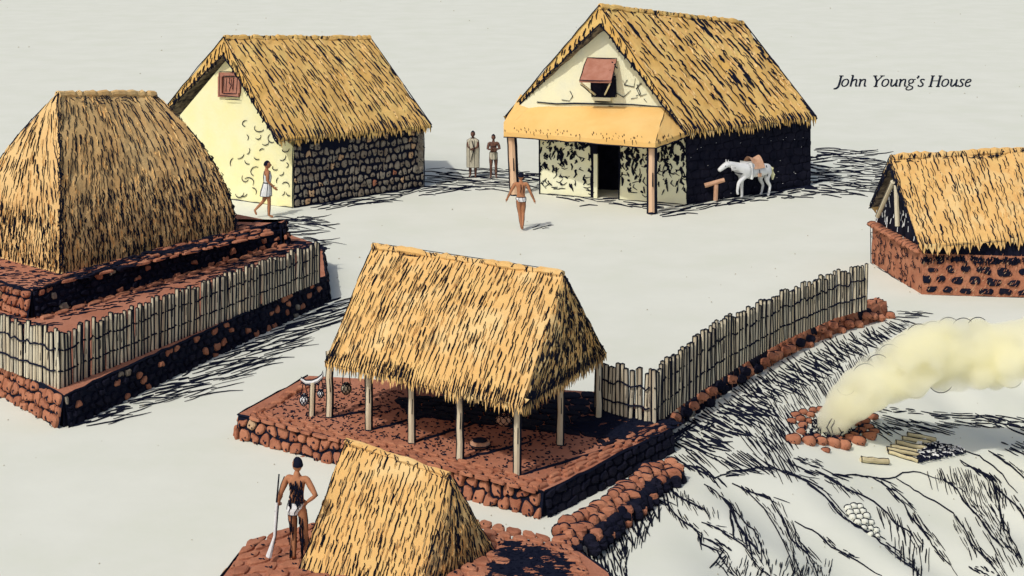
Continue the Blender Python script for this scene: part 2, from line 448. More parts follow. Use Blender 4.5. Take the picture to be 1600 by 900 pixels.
palisade('palisade_fence', 'short front run of pale upright poles on the left lava terrace, ending at its corner', [fl, fb], .122, [1.1, 1.15], fl, 'pole palisades', rw=.037)
palisade('palisade_fence', 'long run of pale upright poles along the right hand side of the left lava terrace', [fb, fc], .115, [1.15, 1.02], fb, 'pole palisades', rw=.036)

# big hut
hA = G(95, 428, z2); hB = G(368, 362, z2); hC = G(0, 403, z2)
hD = hA + (hC - hA).normalized() * 4.0; hE = hB + (hD - hA)
rA = D(92, 146, 43.0); rB = D(240, 146, 46.0)
hut = thing('thatched_hut', 'large rounded thatched hut with hipped roof reaching down to the upper stone terrace', 'hut', hA, 'thatched houses')
def hutface(A, B, RA, RB, p=1.95):
    def fn(u, v):
        v = max(-.02, min(1, v)); h = max(0, v) ** p
        a = A.lerp(RA, h); b = B.lerp(RB, h); q = a.lerp(b, u)
        return V((q.x, q.y, (A.z * (1 - u) + B.z * u) * (1 - v) + (RA.z * (1 - u) + RB.z * u) * v))
    return fn
m = MB()
Pf = Patch(None, None, None, None, fn=hutface(hA, hB, rA, rB), out=V((.6, -.8, .3)))
Pl = Patch(None, None, None, None, fn=hutface(hD, hA, rA, rA.lerp(rB, .001)), out=V((-.6, -.7, .3)))
Pr = Patch(None, None, None, None, fn=hutface(hB, hE, rB, rB.lerp(rA, .001)), out=V((.8, .6, .3)))
Pb = Patch(None, None, None, None, fn=hutface(hE, hD, rB, rA), out=V((-.6, .8, .3)))
for P in (Pf, Pl, Pr, Pb): grid(m, P, 22, 20, .06, 0)
r = INKR * 42
thatch(m, Pf, .145, .42, r, lean=lambda u, v: -.15 * v - .05 + .5 * (v > .35) * (0.5), wobble=.022, blades=.35)
thatch(m, Pf, .125, .34, r, lean=0, v1=.42, wobble=.02, blades=.3)
thatch(m, Pl, .15, .45, r, lean=lambda u, v: -.35 * v, wobble=.02, blades=.4)
thatch(m, Pl, .12, .34, r, lean=0, v1=.3, wobble=.02, blades=.3)
thatch(m, Pr, .16, .42, r, lean=0, blades=.2)
for P, us in ((Pf, (0, 1)),):
    for u in us:
        pts = [P.P(u, v / 16) + V((U(-.03, .03), -.03, 0)) for v in range(17)]
        stroke(m, pts, r * 1.3, 1, taper=False)
        for k in range(60):
            v = U(.02, .97); p = P.P(u, v); a = U(-.14, .14)
            stroke(m, [p + V((a * .3, -.05, .06)), p + V((a * .3 + U(.0, .08), -.05, 0)), p + V((a * .4, -.05, -.09))], r, 1)
stroke(m, wob(rA + V((-.06, 0, .02)), rB + V((.06, 0, .02)), 8, .02), r * 1.2, 1, taper=False)
pts = [Pl.P(1, 1), Pl.P(1, 1)]
stroke(m, [Pl.P(0, v / 12) for v in range(13)], r * 1.2, 1, taper=False)
stroke(m, [Pr.P(1, v / 12) for v in range(13)], r * 1.2, 1, taper=False)
for k in range(34):
    p = rA.lerp(rB, R()) + V((U(-.1, .2), -.12, -.16 + U(-.07, .07))); stroke(m, [p, p + V((U(.05, .14), 0, U(-.07, .07))), p + V((U(.1, .22), 0, U(-.08, .02)))], r, 1)
fringe(m, Pf, .11, .2, r, drop=.05, band=.3, dirv=V((0, 0, -1)))
fringe(m, Pl, .12, .2, r, drop=.05, band=.3)
m.build('thatch', [STRAWP, INK, BLADE], hut)
# ridge cap
m = MB(); ridgecap(m, rA + V((-.03, 0, -.02)), rB + V((.02, 0, -.02)), .11, r, 1)
m.build('ridge', [STRAWP, INK], hut)

# ================================================================ gabled thatched roofs
def roof(name, parent, eR0, eR1, g0, g1, eL0, eL1, t0, t1, straw, sp, ln, rk, lean, blades=.4, bulge=.12, gsp=.1, ends=True, blobs=.06, wob_=.014, fr=.1, band=.3, ridge=True, drop=.26):
    m = MB(); r = rk
    Pr_ = Patch(eR0, eR1, g1, g0, bulge=bulge, out=V((.3, -.8, .5)))
    Pl_ = Patch(eL1, eL0, g0, g1, bulge=bulge, out=V((-.5, .3, .5)))
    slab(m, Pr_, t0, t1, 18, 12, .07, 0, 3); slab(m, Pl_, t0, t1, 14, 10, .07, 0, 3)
    thatch(m, Pr_, sp, ln, r, lean=lean, blades=blades, blobs=blobs, wobble=wob_)
    thatch(m, Pl_, sp * 2, ln, r, lean=0, blades=.2)
    fringe(m, Pr_, fr, .2, r, drop=drop, band=band); fringe(m, Pl_, fr * 2, .2, r, drop=drop, band=band)
    if ends:
        for P, u in ((Pr_, 0), (Pl_, 1), (Pr_, 1), (Pl_, 0)):
            o = V((P.P(u, .5) - P.P(1 - u, .5))).normalized() * .015
            n = int(P.sv / gsp)
            stroke(m, [P.P(u, k / 14) + o * 1.5 + V((U(-.015, .015), 0, U(-.015, .015))) for k in range(15)], r * 1.15, 1, taper=False)
            stroke(m, [P.P(u, k / 18) - V((0, 0, t0 + (t1 - t0) * k / 18)) + o * 1.5 + V((U(-.03, .03), 0, U(-.03, .03))) for k in range(19)], r * 1.5, 1, taper=False)
            for i in range(n):
                v = (i + R()) / n; t = t0 + (t1 - t0) * v
                a = P.P(u, v) + o; dn = (P.P(u, max(0, v - .05)) - P.P(u, v)).normalized()
                s = U(.15, .6) * t; e = s + U(.2, .5) * t
                stroke(m, [a + V((0, 0, -s)) , a + dn * (e - s) * .4 + V((0, 0, -(s + e) / 2)), a + dn * .1 + V((0, 0, -e))], r * U(.8, 1.2), 1)
                if R() < .8:   # hanging ends along the inner edge
                    q = a + V((0, 0, -t))
                    stroke(m, [q + V((0, 0, .10)), q + V((U(-.02, .02), 0, 0)), q + V((U(-.04, .04), 0, -U(.03, .12)))], r * U(.9, 2.2), 1)
    stroke(m, wob(g0, g1, 10, .02), r * 1.2, 1, taper=False)
    if ridge:
        dirn = (g1 - g0).normalized()
        for k in range(int((g1 - g0).length / .16)):
            p = g0.lerp(g1, R()) + V((0, -.16, -.17 + U(-.06, .06)))
            stroke(m, [p, p + dirn * U(.05, .12) + V((0, 0, U(-.05, .05))), p + dirn * U(.12, .26) + V((0, 0, U(-.04, .04)))], r, 1)
    for P, u in ((Pr_, 1),):
        stroke(m, [P.P(u, k / 14) + V((.02, 0, .02)) for k in range(15)], r * 1.2, 1, taper=False)
    o = m.build(name, [straw, INK, BLADE, UNDERTHATCH], parent)
    if ridge:
        m = MB(); ridgecap(m, g0 - V((0, 0, .05)), g1 - V((0, 0, .05)), .12, r, 1); m.build('ridge', [straw, INK], o)
    return Pr_, Pl_

# ---------------- house with plastered gable (upper left)
c0 = G(458, 325); c1 = G(662, 292); c2 = V((-12.1, 58.05, 0)); c3 = c2 + (c1 - c0)
hs = thing('stone_house', 'thatched stone house with a cream plastered gable and a small shuttered window', 'house', c0, 'thatched houses')
gm = (c0 + c2) / 2; gn = (c2 - c0).cross(V((0, 0, 1))).normalized()
if gn.y > 0: gn = -gn
m = MB(); wt = 2.0
apx = PP(357, 92, c0, gn)
gp = [c2, c0, c0 + V((0, 0, wt)), apx + V((0, 0, .05)), c2 + V((0, 0, wt))]
prism(m, gp, -gn * .25, 0)
r = INKR * 56
for x, y, s in [(385, 193, 1), (405, 200, 1.2), (383, 215, .8), (403, 213, .7), (414, 222, .9), (425, 216, 1), (385, 235, .8), (372, 240, 1.4), (388, 250, .9), (402, 245, .8), (368, 255, 1.3), (400, 268, 1.3), (383, 278, .8), (388, 285, 1.3), (380, 300, 1), (394, 300, 1), (440, 244, 1), (446, 232, .9), (446, 258, .7), (438, 270, .8), (437, 283, .8), (446, 291, .9), (440, 300, .7), (452, 300, .8), (430, 262, .7), (436, 212, .8), (440, 222, .9), (374, 302, 1), (410, 236, .7)]:
    a0 = U(0, 360); sw = U(90, 190); q = 6.5 * s; el = U(.7, 1.2)
    stroke(m, [PP(x + q * math.cos(math.radians(a0 + sw * k / 6)), y + q * el * math.sin(math.radians(a0 + sw * k / 6)), c0 + gn * .02, gn) for k in range(7)], r * .8, 1)
edge(m, c0 + gn * .03, c2 + gn * .03, r * .9, 1, .02); edge(m, c0 + gn * .03, c0 + gn * .03 + V((0, 0, wt)), r * 1.2, 1, .01)
m.build('gable_wall', [CREAM, INK], hs)
m = MB(); so = V((c1.y - c0.y, c0.x - c1.x, 0)).normalized()
P = Patch(c0 + gn * -.02, c1, c1 + V((0, 0, wt + .1)), c0 + V((0, 0, wt + .1)) - gn * .02, out=so)
prism(m, [c0 - so * .02 - gn * .26, c1 - so * .02, c1 - so * .4, c0 - so * .4 - gn * .26], V((0, 0, wt)), 0)
grid(m, P, 12, 6, .02, 0)
stones(m, P, .235, .26, [(1, 9), (2, 1.5), (3, .3)], .045, .29, inkm=0, hr=r * 1.1, hp=1, jit=.36, skip=lambda u, v: v > .9 + .1 * R())
edge(m, c1 + so * .03, c1 + so * .03 + V((0, 0, wt)), r, 0); edge(m, c0 + so * .05, c1 + so * .05, r, 0)
m.build('front_wall', [INK, GREYS, TAN, BROWN2], hs)
m = MB(); prism(m, [c1, c3, c3 + V((0, 0, wt)), c1 + V((0, 0, wt))], (c0 - c1).normalized() * .25, 0); prism(m, [c2, c3, c3 + V((0, 0, wt)), c2 + V((0, 0, wt))], so * .25, 0)
m.build('rear_wall', [GREYS], hs)
roof('roof', hs, D(434, 218, 54.4), D(674, 196, 58.6), D(350, 57, 56.2), D(577, 58, 60.4), D(243, 186, 58.9), D(500, 170, 63), .08, .62, STRAW, .22, .6, INKR * 57, -.12, blades=.3, gsp=.13, bulge=.16, band=.42, wob_=.02)
# window
wn = MB()
def wq(x0, y0, x1, y1, off, dep, mi, mb):
    a = [PP(x0, y1, c0 + gn * off, gn), PP(x1, y1, c0 + gn * off, gn), PP(x1, y0, c0 + gn * off, gn), PP(x0, y0, c0 + gn * off, gn)]
    prism(mb, a, gn * dep, mi); return a
for q in [(344, 113, 377, 119), (343, 145, 375, 151), (343, 119, 349, 145), (370, 119, 377, 145)]: wq(*q, .0, .09, 0, wn)
for q in [((343, 112), (378, 113)), ((378, 113), (375, 152)), ((375, 152), (342, 149)), ((342, 149), (343, 112)), ((349, 119), (371, 119)), ((349, 119), (348, 146)), ((371, 119), (369, 146)), ((348, 146), (370, 146)), ((352, 155), (374, 156))]:
    edge(wn, PP(*q[0], c0 + gn * .1, gn), PP(*q[1], c0 + gn * .1, gn), r * .8, 1, .008)
wo = wn.build('window', [WOOD, INK], hs)
wn = MB(); wq(350, 120, 369, 145, .01, .04, 0, wn)
for q in [((354, 122), (353, 143)), ((359, 122), (358, 128)), ((358, 128), (361, 134)), ((361, 134), (358, 143)), ((365, 122), (364, 143)), ((361, 124), (363, 140))]:
    edge(wn, PP(*q[0], c0 + gn * .06, gn), PP(*q[1], c0 + gn * .06, gn), r * .9, 1, .01)
wn.build('shutter', [WOOD, INK], wo)

# ---------------- house with porch (upper middle)
w0 = G(1073, 320); w1 = G(1267, 290); wl = G(843, 303)
jh = thing('porch_house', 'tall thatched house with front porch, shade-black side wall and awning window in cream gable', 'house', w0, 'thatched houses')
fn_ = (wl - w0).cross(V((0, 0, 1))).normalized()
if fn_.y > 0: fn_ = -fn_
ft = 2.75; r = INKR * 56
m = MB()
# front wall in two pieces with the doorway between
dl0 = PP(924, 309, w0, fn_); dr0 = PP(968, 312, w0, fn_); dl0.z = dr0.z = 0
for a, b in ((wl, dl0), (dr0, w0)):
    prism(m, [a, b, b - fn_ * .35, a - fn_ * .35], V((0, 0, ft)), 0)
prism(m, [dl0 + V((0, 0, 2.05)), dr0 + V((0, 0, 2.05)), dr0 + V((0, 0, ft)), dl0 + V((0, 0, ft))], -fn_ * .35, 0)
PL = Patch(wl + fn_ * .01, dl0 + fn_ * .01, dl0 + fn_ * .01 + V((0, 0, ft)), wl + fn_ * .01 + V((0, 0, ft)), out=fn_)
PR = Patch(dr0 + fn_ * .01, w0 + fn_ * .01, w0 + fn_ * .01 + V((0, 0, ft)), dr0 + fn_ * .01 + V((0, 0, ft)), out=fn_)
for P, n in ((PL, 330), (PR, 460)):
    for _ in range(n):
        u = R(); v = .12 + .8 * (1 - R() ** 1.9)
        if R() > .25 + .9 * v: continue
        p = P.P(u, v); L = U(.06, .30); t = (P.b - P.a).normalized()
        stroke(m, [p, p + V((0, 0, -L * .5)) + t * U(-.07, .07), p + V((0, 0, -L)) + t * U(-.1, .1)], U(.014, .03 + .06 * v), 1)
    for _ in range(16):
        u, v = R(), U(.02, .5); p = P.P(u, v); t = (P.b - P.a).normalized()
        stroke(m, [p, p + t * .12 + V((0, 0, U(-.08, .05))), p + t * .24 + V((0, 0, U(-.05, .1)))], r * .9, 1)
    edge(m, P.P(0, .0), P.P(1, 0), r * 1.6, 1); edge(m, P.P(0, 0), P.P(0, 1), r * 1.7, 1); edge(m, P.P(1, 0), P.P(1, 1), r * 1.5, 1)
m.build('front_wall', [PALE, INK], jh)
# doorway: dark room behind, jamb post
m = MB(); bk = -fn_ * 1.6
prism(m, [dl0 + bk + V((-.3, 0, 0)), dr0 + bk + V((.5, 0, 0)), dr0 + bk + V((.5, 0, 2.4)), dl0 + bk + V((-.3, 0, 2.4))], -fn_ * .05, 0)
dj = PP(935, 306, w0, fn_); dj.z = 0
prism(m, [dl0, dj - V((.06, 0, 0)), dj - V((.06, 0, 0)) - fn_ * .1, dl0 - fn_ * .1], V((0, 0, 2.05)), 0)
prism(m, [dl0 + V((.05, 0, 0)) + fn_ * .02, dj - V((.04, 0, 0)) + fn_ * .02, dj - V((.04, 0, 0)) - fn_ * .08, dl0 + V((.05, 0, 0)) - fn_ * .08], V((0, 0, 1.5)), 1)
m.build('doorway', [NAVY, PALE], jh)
# side wall, its shade painted in as black stone
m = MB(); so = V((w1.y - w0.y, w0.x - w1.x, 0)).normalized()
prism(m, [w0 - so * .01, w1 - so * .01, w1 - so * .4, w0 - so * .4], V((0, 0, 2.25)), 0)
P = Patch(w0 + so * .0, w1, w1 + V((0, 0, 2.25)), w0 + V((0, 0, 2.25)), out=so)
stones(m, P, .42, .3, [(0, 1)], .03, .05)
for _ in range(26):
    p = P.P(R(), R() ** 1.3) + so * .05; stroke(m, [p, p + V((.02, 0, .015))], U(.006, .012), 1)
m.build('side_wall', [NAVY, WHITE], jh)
w2 = wl + (w1 - w0)
m = MB(); qa = w1 - so * .42 - (w1 - w0).normalized() * .02; prism(m, [qa, w2, w2 + V((0, 0, 2.4)), qa + V((0, 0, 2.4))], (w0 - w1).normalized() * .3, 0); prism(m, [wl - fn_ * .4, w2, w2 + V((0, 0, 2.4)), wl - fn_ * .4 + V((0, 0, 2.4))], so * .3, 0)
m.build('rear_wall', [PALE], jh)
# gable
m = MB(); ga = PP(936, 32, w0, fn_); gl = PP(806, 172, w0, fn_); gr = PP(1062, 178, w0, fn_)
gl.z = min(gl.z, 2.9); gr.z = min(gr.z, 2.9)
prism(m, [gl, gr, ga], -fn_ * .3, 0)
gq = w0 + fn_ * .02
for pl in [[(838, 160), (870, 162), (900, 162), (940, 163), (990, 164), (1036, 167)], [(950, 166), (975, 170), (1000, 168), (1030, 171)], [(980, 125), (976, 133), (990, 136), (993, 122)], [(993, 150), (1000, 146), (996, 133), (1003, 132)], [(1003, 130), (994, 138), (1000, 150), (1010, 147)], [(890, 142), (894, 150), (890, 158)], [(878, 156), (890, 158)], [(985, 155), (997, 152)], [(1006, 154), (1010, 160)], [(962, 145), (975, 152), (986, 142)]]:
    stroke(m, [PP(a + U(-1, 1), b + U(-.6, .6), gq, fn_) for a, b in pl], r * (1.5 if len(pl) > 4 else .9), 1)
m.build('gable_wall', [PALE, INK], jh)
Pm, _ = roof('roof', jh, D(1072, 205, 55.1), D(1275, 183, 58.5), D(937, 8, 56.1), D(1160, 34, 60.6), D(789, 183, 58.0), D(1000, 170, 63), .08, .62, STRAW, .32, .6, INKR * 66, -.14, blades=.5, gsp=.2, blobs=.22, bulge=.1, band=.3, wob_=.035, fr=.10, drop=.3)
# porch roof
m = MB(); pa = D(787, 206, 57.1); pb = D(1024, 224, 53.7); pc = D(1040, 168, 55.75); pd = D(832, 162, 57.6); pe = D(1076, 205, 55.3)
P = Patch(pa, pb, pc, pd, out=V((0, -1, .5)), bulge=.06); slab(m, P, .16, .1, 14, 6, .03, 0, 0)
P2 = Patch(pb, pe, pc, pc + V((.01, .01, 0)), out=V((1, -.3, .5))); slab(m, P2, .16, .1, 6, 5, .02, 0, 0)
P3 = Patch(pa + V((.0, .5, .25)), pa, pd, pd + V((-.4, .2, .3)), out=V((-1, 0, .3))); slab(m, P3, .16, .1, 4, 4, .02, 0, 0)
for PQ, n in ((P, 60), (P2, 18)):
    for _ in range(n):
        u = R(); p = PQ.P(u, U(0, .16)) + PQ.N(u, .1) * .05; stroke(m, [p, p + V((U(-.03, .05), 0, -U(.04, .16)))], U(.008, .02), 1)
    dn = V((0, -.01, -.17))
    stroke(m, [PQ.P(k / 14, 0) + dn + V((0, 0, U(-.02, .02))) for k in range(15)], r * 1.3, 1, taper=False)
edge(m, pb + V((0, -.02, 0)), pc + V((0, -.02, 0)), r * .5, 1)
edge(m, pc + V((0, -.03, .02)), pe + V((0, -.03, .02)), r * 1.2, 1)
m.build('porch_roof', [STRAWO, INK], jh)
def post(px, py, topz, rad, mats, parent, z0=0, lean=0, name='post', ir=None):
    b = G(px, py, z0); t = V((b.x + lean, b.y, topz)); m = MB(); n = 5
    pts = [b.lerp(t, k / n) + V((U(-.012, .012), 0, 0)) for k in range(n + 1)]
    tube(m, pts, [rad * U(.92, 1.08) for _ in pts], 0, 8); ir = ir or rad * .3
    stroke(m, [q + V((-rad, 0, 0)) for q in pts], ir * .8, 1, taper=False); stroke(m, [q + V((rad * .9, -rad * .3, 0)) for q in pts], ir * 1.5, 1, taper=False)
    stroke(m, [pts[0] + V((-rad, -rad * .6, .0)), pts[0] + V((0, -rad, -.0)), pts[0] + V((rad, -rad * .6, .0))], ir, 1)
    stroke(m, [pts[2] + V((rad * .2, -rad, 0)), pts[3] + V((rad * .25, -rad, 0))], ir * .6, 1)
    return m.build(name, mats, parent)
post(804, 305, 2.15, .13, [POSTB, INK], jh, lean=-.12, ir=.05); post(1018, 334, 2.25, .12, [POSTB, INK], jh, ir=.06)
# awning window
aw = MB()
def fq(px, py, off): return PP(px, py, w0 + fn_ * off, fn_)
prism(aw, [fq(922, 118, .03), fq(962, 118, .03), fq(962, 152, .03), fq(926, 152, .03)], fn_ * .03, 1)
for a, b in (((924, 119), (924, 152)), ((962, 119), (963, 151))): edge(aw, fq(*a, .07), fq(*b, .07), r * 1.5, 1, .02)
wv = aw.build('window', [PALE, NAVY], jh)
aw = MB(); prism(aw, [fq(905, 126, .9), fq(955, 127, .9), fq(964, 92, .08), fq(917, 90, .08)], V((0, 0, -.06)), 0)
for a, b in (((905, 126, .92), (955, 127, .92)), ((955, 127, .92), (964, 92, .1)), ((964, 92, .1), (917, 90, .1)), ((917, 90, .1), (905, 126, .92))): edge(aw, fq(*a) + V((0, 0, .01)), fq(*b) + V((0, 0, .01)), r * .9, 1, .015)
for _ in range(14):
    a = fq(U(950, 962), U(97, 126), .5); stroke(aw, [a, a + V((U(-.08, .08), 0, U(-.15, .0)))], .03, 1)
aw.build('shutter', [WOOD, INK], wv)
aw = MB(); tube(aw, [fq(907, 129, .8), fq(930, 148, .1)], .035, 0, 6); tube(aw, [fq(953, 131, .8), fq(945, 148, .1)], .03, 0, 6)
edge(aw, fq(907, 132, .82), fq(930, 151, .12), r, 1, .01); aw.build('prop', [PALE, INK], wv)
aw = MB(); prism(aw, [fq(927, 151, .0), fq(956, 152, .0), fq(956, 157, .0), fq(929, 156, .0)], fn_ * .16, 0); edge(aw, fq(929, 159, .1), fq(957, 160, .1), r * 1.5, 1, .01); edge(aw, fq(927, 150, .17), fq(957, 151, .17), r * .8, 1, .01)
aw.build('sill', [PALE, INK], wv)

# ---------------- small house with stone base (right edge)
q0 = G(1440, 460); ql = G(1363, 411); qr = G(1760, 470)
rh = thing('stone_house', 'low thatched storehouse on red lava stone walls at the right edge', 'house', q0, 'thatched houses')
hw = 1.08; qb = ql + (qr - q0)
so = V((qr.y - q0.y, q0.x - qr.x, 0)).normalized(); sl = V((q0.y - ql.y, ql.x - q0.x, 0)).normalized()
r = INKR * 44
m = MB(); prism(m, [q0, qr, qr - so * .4, q0 - so * .4], V((0, 0, hw)), 0); prism(m, [q0 + V((.1, 0, hw)), qr + V((0, 0, hw)), qr - so * .3 + V((0, 0, hw)), q0 - so * .3 + V((.1, 0, hw))], V((0, 0, .38)), 1)
P = Patch(q0, qr, qr + V((0, 0, hw)), q0 + V((0, 0, hw)), out=so); grid(m, P, 30, 5, .03, 0)
stones(m, P, .46, .27, [(1, 3), (2, 1)], .05, .34, inkm=3, hr=.012, hp=0., jit=.3)
# pale scratches on the dark stones, ink rims
for _ in range(620):
    u, v = R(), R(); p = P.P(u, v) + so * .065; a = U(.6, 1.2)
    stroke(m, [p, p + V((math.cos(a) * .07, 0, math.sin(a) * .08))], .008, 0 if R() < .75 else 4)
for _ in range(200):
    u = R(); p = P.P(u, U(.86, 1)) + so * .06; stroke(m, [p, p + V((U(-.02, .02), 0, -U(.05, .16)))], U(.02, .04), 3)
edge(m, q0 + so * .03, qr + so * .03, r * .8, 3)
m.build('front_wall', [BROWN, NAVY, INK, INK, TAN], rh)
m = MB(); prism(m, [q0 - so * .01, ql, ql - sl * .4, q0 - sl * .4], V((0, 0, hw)), 0)
P = Patch(ql, q0, q0 + V((0, 0, hw + .05)), ql + V((0, 0, hw + .05)), out=sl); grid(m, P, 12, 6, .05, 0)
for _ in range(95):
    u, v = R(), R(); p = P.P(u, v) + sl * .03; t = (q0 - ql).normalized(); a = U(0, 6.28); c, s = math.cos(a), math.sin(a); L = U(.08, .16)
    stroke(m, [p, p + t * (L * c) + V((0, 0, L * s)), p + t * (L * c + L * s * .8) + V((0, 0, L * s - L * c * .8)), p + t * (L * c + L * s * 1.3) + V((0, 0, L * s * 1.2 - L * c * .4))], r * .7, 1)
for a, b in ((ql, q0), (ql, ql + V((0, 0, hw)))): edge(m, a + sl * .04, b + sl * .04, r * .9, 1)
for k in range(14):
    boulder(m, ql.lerp(q0, (k + .5) / 14) + V((0, .1, hw + .03)), .17, .2, .08, 0, 1, r * .7)
m.build('side_wall', [BROWN, INK], rh)
Pq, Pq2 = roof('roof', rh, D(1437, 384, 43.6), D(1770, 360, 43.4), D(1391, 243, 45.4), D(1730, 226, 45.6), D(1360, 322, 47.8), D(1710, 305, 48), .05, .26, STRAWY, .15, .5, INKR * 44, -.02, blades=.4, gsp=.12, bulge=.06, band=.25, wob_=.025, fr=.1)
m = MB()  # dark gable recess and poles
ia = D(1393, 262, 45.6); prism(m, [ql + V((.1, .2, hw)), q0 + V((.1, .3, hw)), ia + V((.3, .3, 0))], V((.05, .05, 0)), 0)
for _ in range(46):
    u = U(.1, .9); a = ql.lerp(q0, u) + V((.0, .12, hw + .05)); h = 1.7 * min(u, 1 - u) * 1.6
    p = a + V((0, 0, U(0, max(.1, h)))); stroke(m, [p, p + V((U(-.04, .04), 0, U(.08, .2)))], .016, 1)
m.build('gable', [NAVY, WHITE], rh)
for a, b, rr in ((D(1371, 338, 46.6), D(1395, 284, 45.3), .065), (D(1402, 353, 45.2), D(1400, 290, 45.2), .07)):
    m = MB(); tube(m, [a, a.lerp(b, .5), b], rr, 0, 8); 
    for sx in (-1, 1): stroke(m, [a + V((sx * rr, -.01, 0)), b + V((sx * rr, -.01, 0))], r * .8, 1, taper=False)
    m.build('gable_pole', [POLEP, INK], rh)

# ================================================================ open pavilion on its platform
zp = .45
pfa = G(372, 683); pfb = G(850, 808); pfd = G(1050, 668, zp); pfe = G(1010, 636, zp); pff = G(930, 612, zp); pfg = G(483, 587, zp)
for p in (pfd, pfe, pff, pfg): p.z = 0
def topP(m):
    q = [G(392, 652, zp), G(836, 768, zp), G(985, 668, zp), G(488, 590, zp)]
    scatter(m, q, 1900, zp, .065, .0105)
    for a, b in ((0, 1),):
        P = Patch(G(386, 655, zp + .006), G(838, 772, zp + .006), G(850, 752, zp + .006), G(400, 640, zp + .006), out=V((0, 0, 1)))
        stones(m, P, .34, .17, [(2, 4), (3, 3)], .05, .12, inkm=1, hp=.5, hr=.01)
    P = Patch(G(842, 768, zp + .006), G(1048, 668, zp + .006), G(1028, 662, zp + .006), G(810, 760, zp + .006), out=V((0, 0, 1)))
    stones(m, P, .4, .14, [(2, 4), (3, 3)], .05, .22)
    P = Patch(G(386, 650, zp + .006), G(484, 592, zp + .006), G(506, 594, zp + .006), G(406, 650, zp + .006), out=V((0, 0, 1)))
    stones(m, P, .36, .2, [(2, 4), (3, 3)], .06, .14)
    # roof shadow painted as black strokes and slabs, right rear
    q = [G(880, 672, zp), G(980, 692, zp), G(1050, 664, zp), G(935, 630, zp)]
    scatter(m, q, 420, zp + .03, .30, .013, (-.15, .25))
    P = Patch(G(940, 700, zp + .004), G(1045, 668, zp + .004), G(1020, 640, zp + .004), G(900, 650, zp + .004), out=V((0, 0, 1)))
    stones(m, P, .45, .16, [(3, 4), (4, 4)], .03, .25)
    P = Patch(G(640, 650, zp + .006), G(985, 690, zp + .006), G(930, 612, zp + .006), G(612, 622, zp + .006), out=V((0, 0, 1)))  # black slabs paint the roof's shadow onto the floor
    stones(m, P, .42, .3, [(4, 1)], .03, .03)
    # cast shadows of the posts painted as ink lines
    for a, b in (((580, 672), (700, 640)), ((645, 692), (760, 655)), ((720, 718), (830, 690)), ((812, 743), (985, 690)), ((517, 652), (590, 640))):
        stroke(m, [G(a[0] + (b[0] - a[0]) * k / 8, a[1] + (b[1] - a[1]) * k / 8 + U(-1, 1), zp + .012) for k in range(9)], .022, 1)
blk_shade2 = dict(cw=.3, ch=.16, mats=[(3, 30), (2, .8)], h=.05, gap=.12, hp=.0)  # right side blackened to stand for its shade
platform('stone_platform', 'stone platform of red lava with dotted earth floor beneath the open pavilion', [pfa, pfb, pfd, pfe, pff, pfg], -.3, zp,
         [(0, dict(brn, cw=.27, ch=.24, hp=.9)), (1, blk_shade2), (5, dict(brn))], topP, pfa)
pv = thing('open_pavilion', 'open sided pavilion, large thatched roof raised on slender pale posts', 'pavilion', G(515, 652, zp), 'thatched houses')
for x, y, tz in [(515, 652, 1.75), (577, 672, 1.8), (643, 692, 1.85), (718, 718, 1.9), (808, 743, 1.9), (875, 695, 1.95), (936, 655, 1.9), (574, 622, 1.9)]:
    post(x, y, tz, .062 if x != 574 else .05, [POLEP, INK], pv, z0=zp, ir=.02)
e0 = D(508, 566, 32.3); e1 = D(815, 636, 29.1); e2 = D(946, 552, 32.7); e3 = V((e0.x + e2.x - e1.x - .3, e0.y + e2.y - e1.y, e0.z))
k0 = D(582, 384, 33.8); k1 = D(880, 428, 31.35)
m = MB(); r = INKR * 31
PF = Patch(e0, e1, k1, k0, bulge=.10, out=V((-.3, -.8, .5))); PS = Patch(e1, e2, k1 + (k0 - k1) * .0 + V((.01, .01, 0)), k1, bulge=.10, out=V((.8, -.3, .4)))
PB = Patch(e2, e3, k0, k1, bulge=.05, out=V((0, 1, .5))); PE = Patch(e3, e0, k0, k0 + V((.01, .01, 0)), bulge=.05, out=V((-1, 0, .5)))
for P in (PF, PS, PB, PE): slab(m, P, .05, .1, 22, 14, .05, 0, 0)
thatch(m, PF, .105, .36, r, lean=.05, blades=.35, wobble=.01); thatch(m, PS, .075, .3, r * 1.1, lean=.0, blades=.3, wobble=.016)
thatch(m, PB, .2, .3, r); thatch(m, PE, .2, .3, r)
for P in (PF, PS, PB, PE): fringe(m, P, .045, .2, r, drop=.19, band=.25)
fringe(m, PF, .12, .2, r * .9, v=.05, drop=.1, band=.2)
for a, b in ((k0, e0), (k0, k1), (k1, e2)):
    stroke(m, [a.lerp(b, k / 12) + V((U(-.012, .012), -.01, U(-.012, .012) + .0)) for k in range(13)], r * 1.1, 1, taper=False)
ro = m.build('roof', [STRAWY, INK, BLADE], pv)
m = MB(); ridgecap(m, k0, k1, .075, r, 1)
stroke(m, [k0.lerp(k1, k / 12) + V((0, -.07, -.075 + U(-.01, .01))) for k in range(13)], r * .8, 1, taper=False)
stroke(m, [k0.lerp(k1, k / 12) + V((0, 0, .06)) for k in range(13)], r * .9, 1, taper=False)
m.build('ridge', [STRAWY, INK], ro)
m = MB()
for a, b in (((515, 652), (808, 743)), ((808, 743), (936, 655))):
    A = G(*a, zp); B = G(*b, zp); A.z = 1.66; B.z = 1.76; tube(m, [A, B], .045, 0, 6)
m.build('eave_beam', [POLEP], pv)

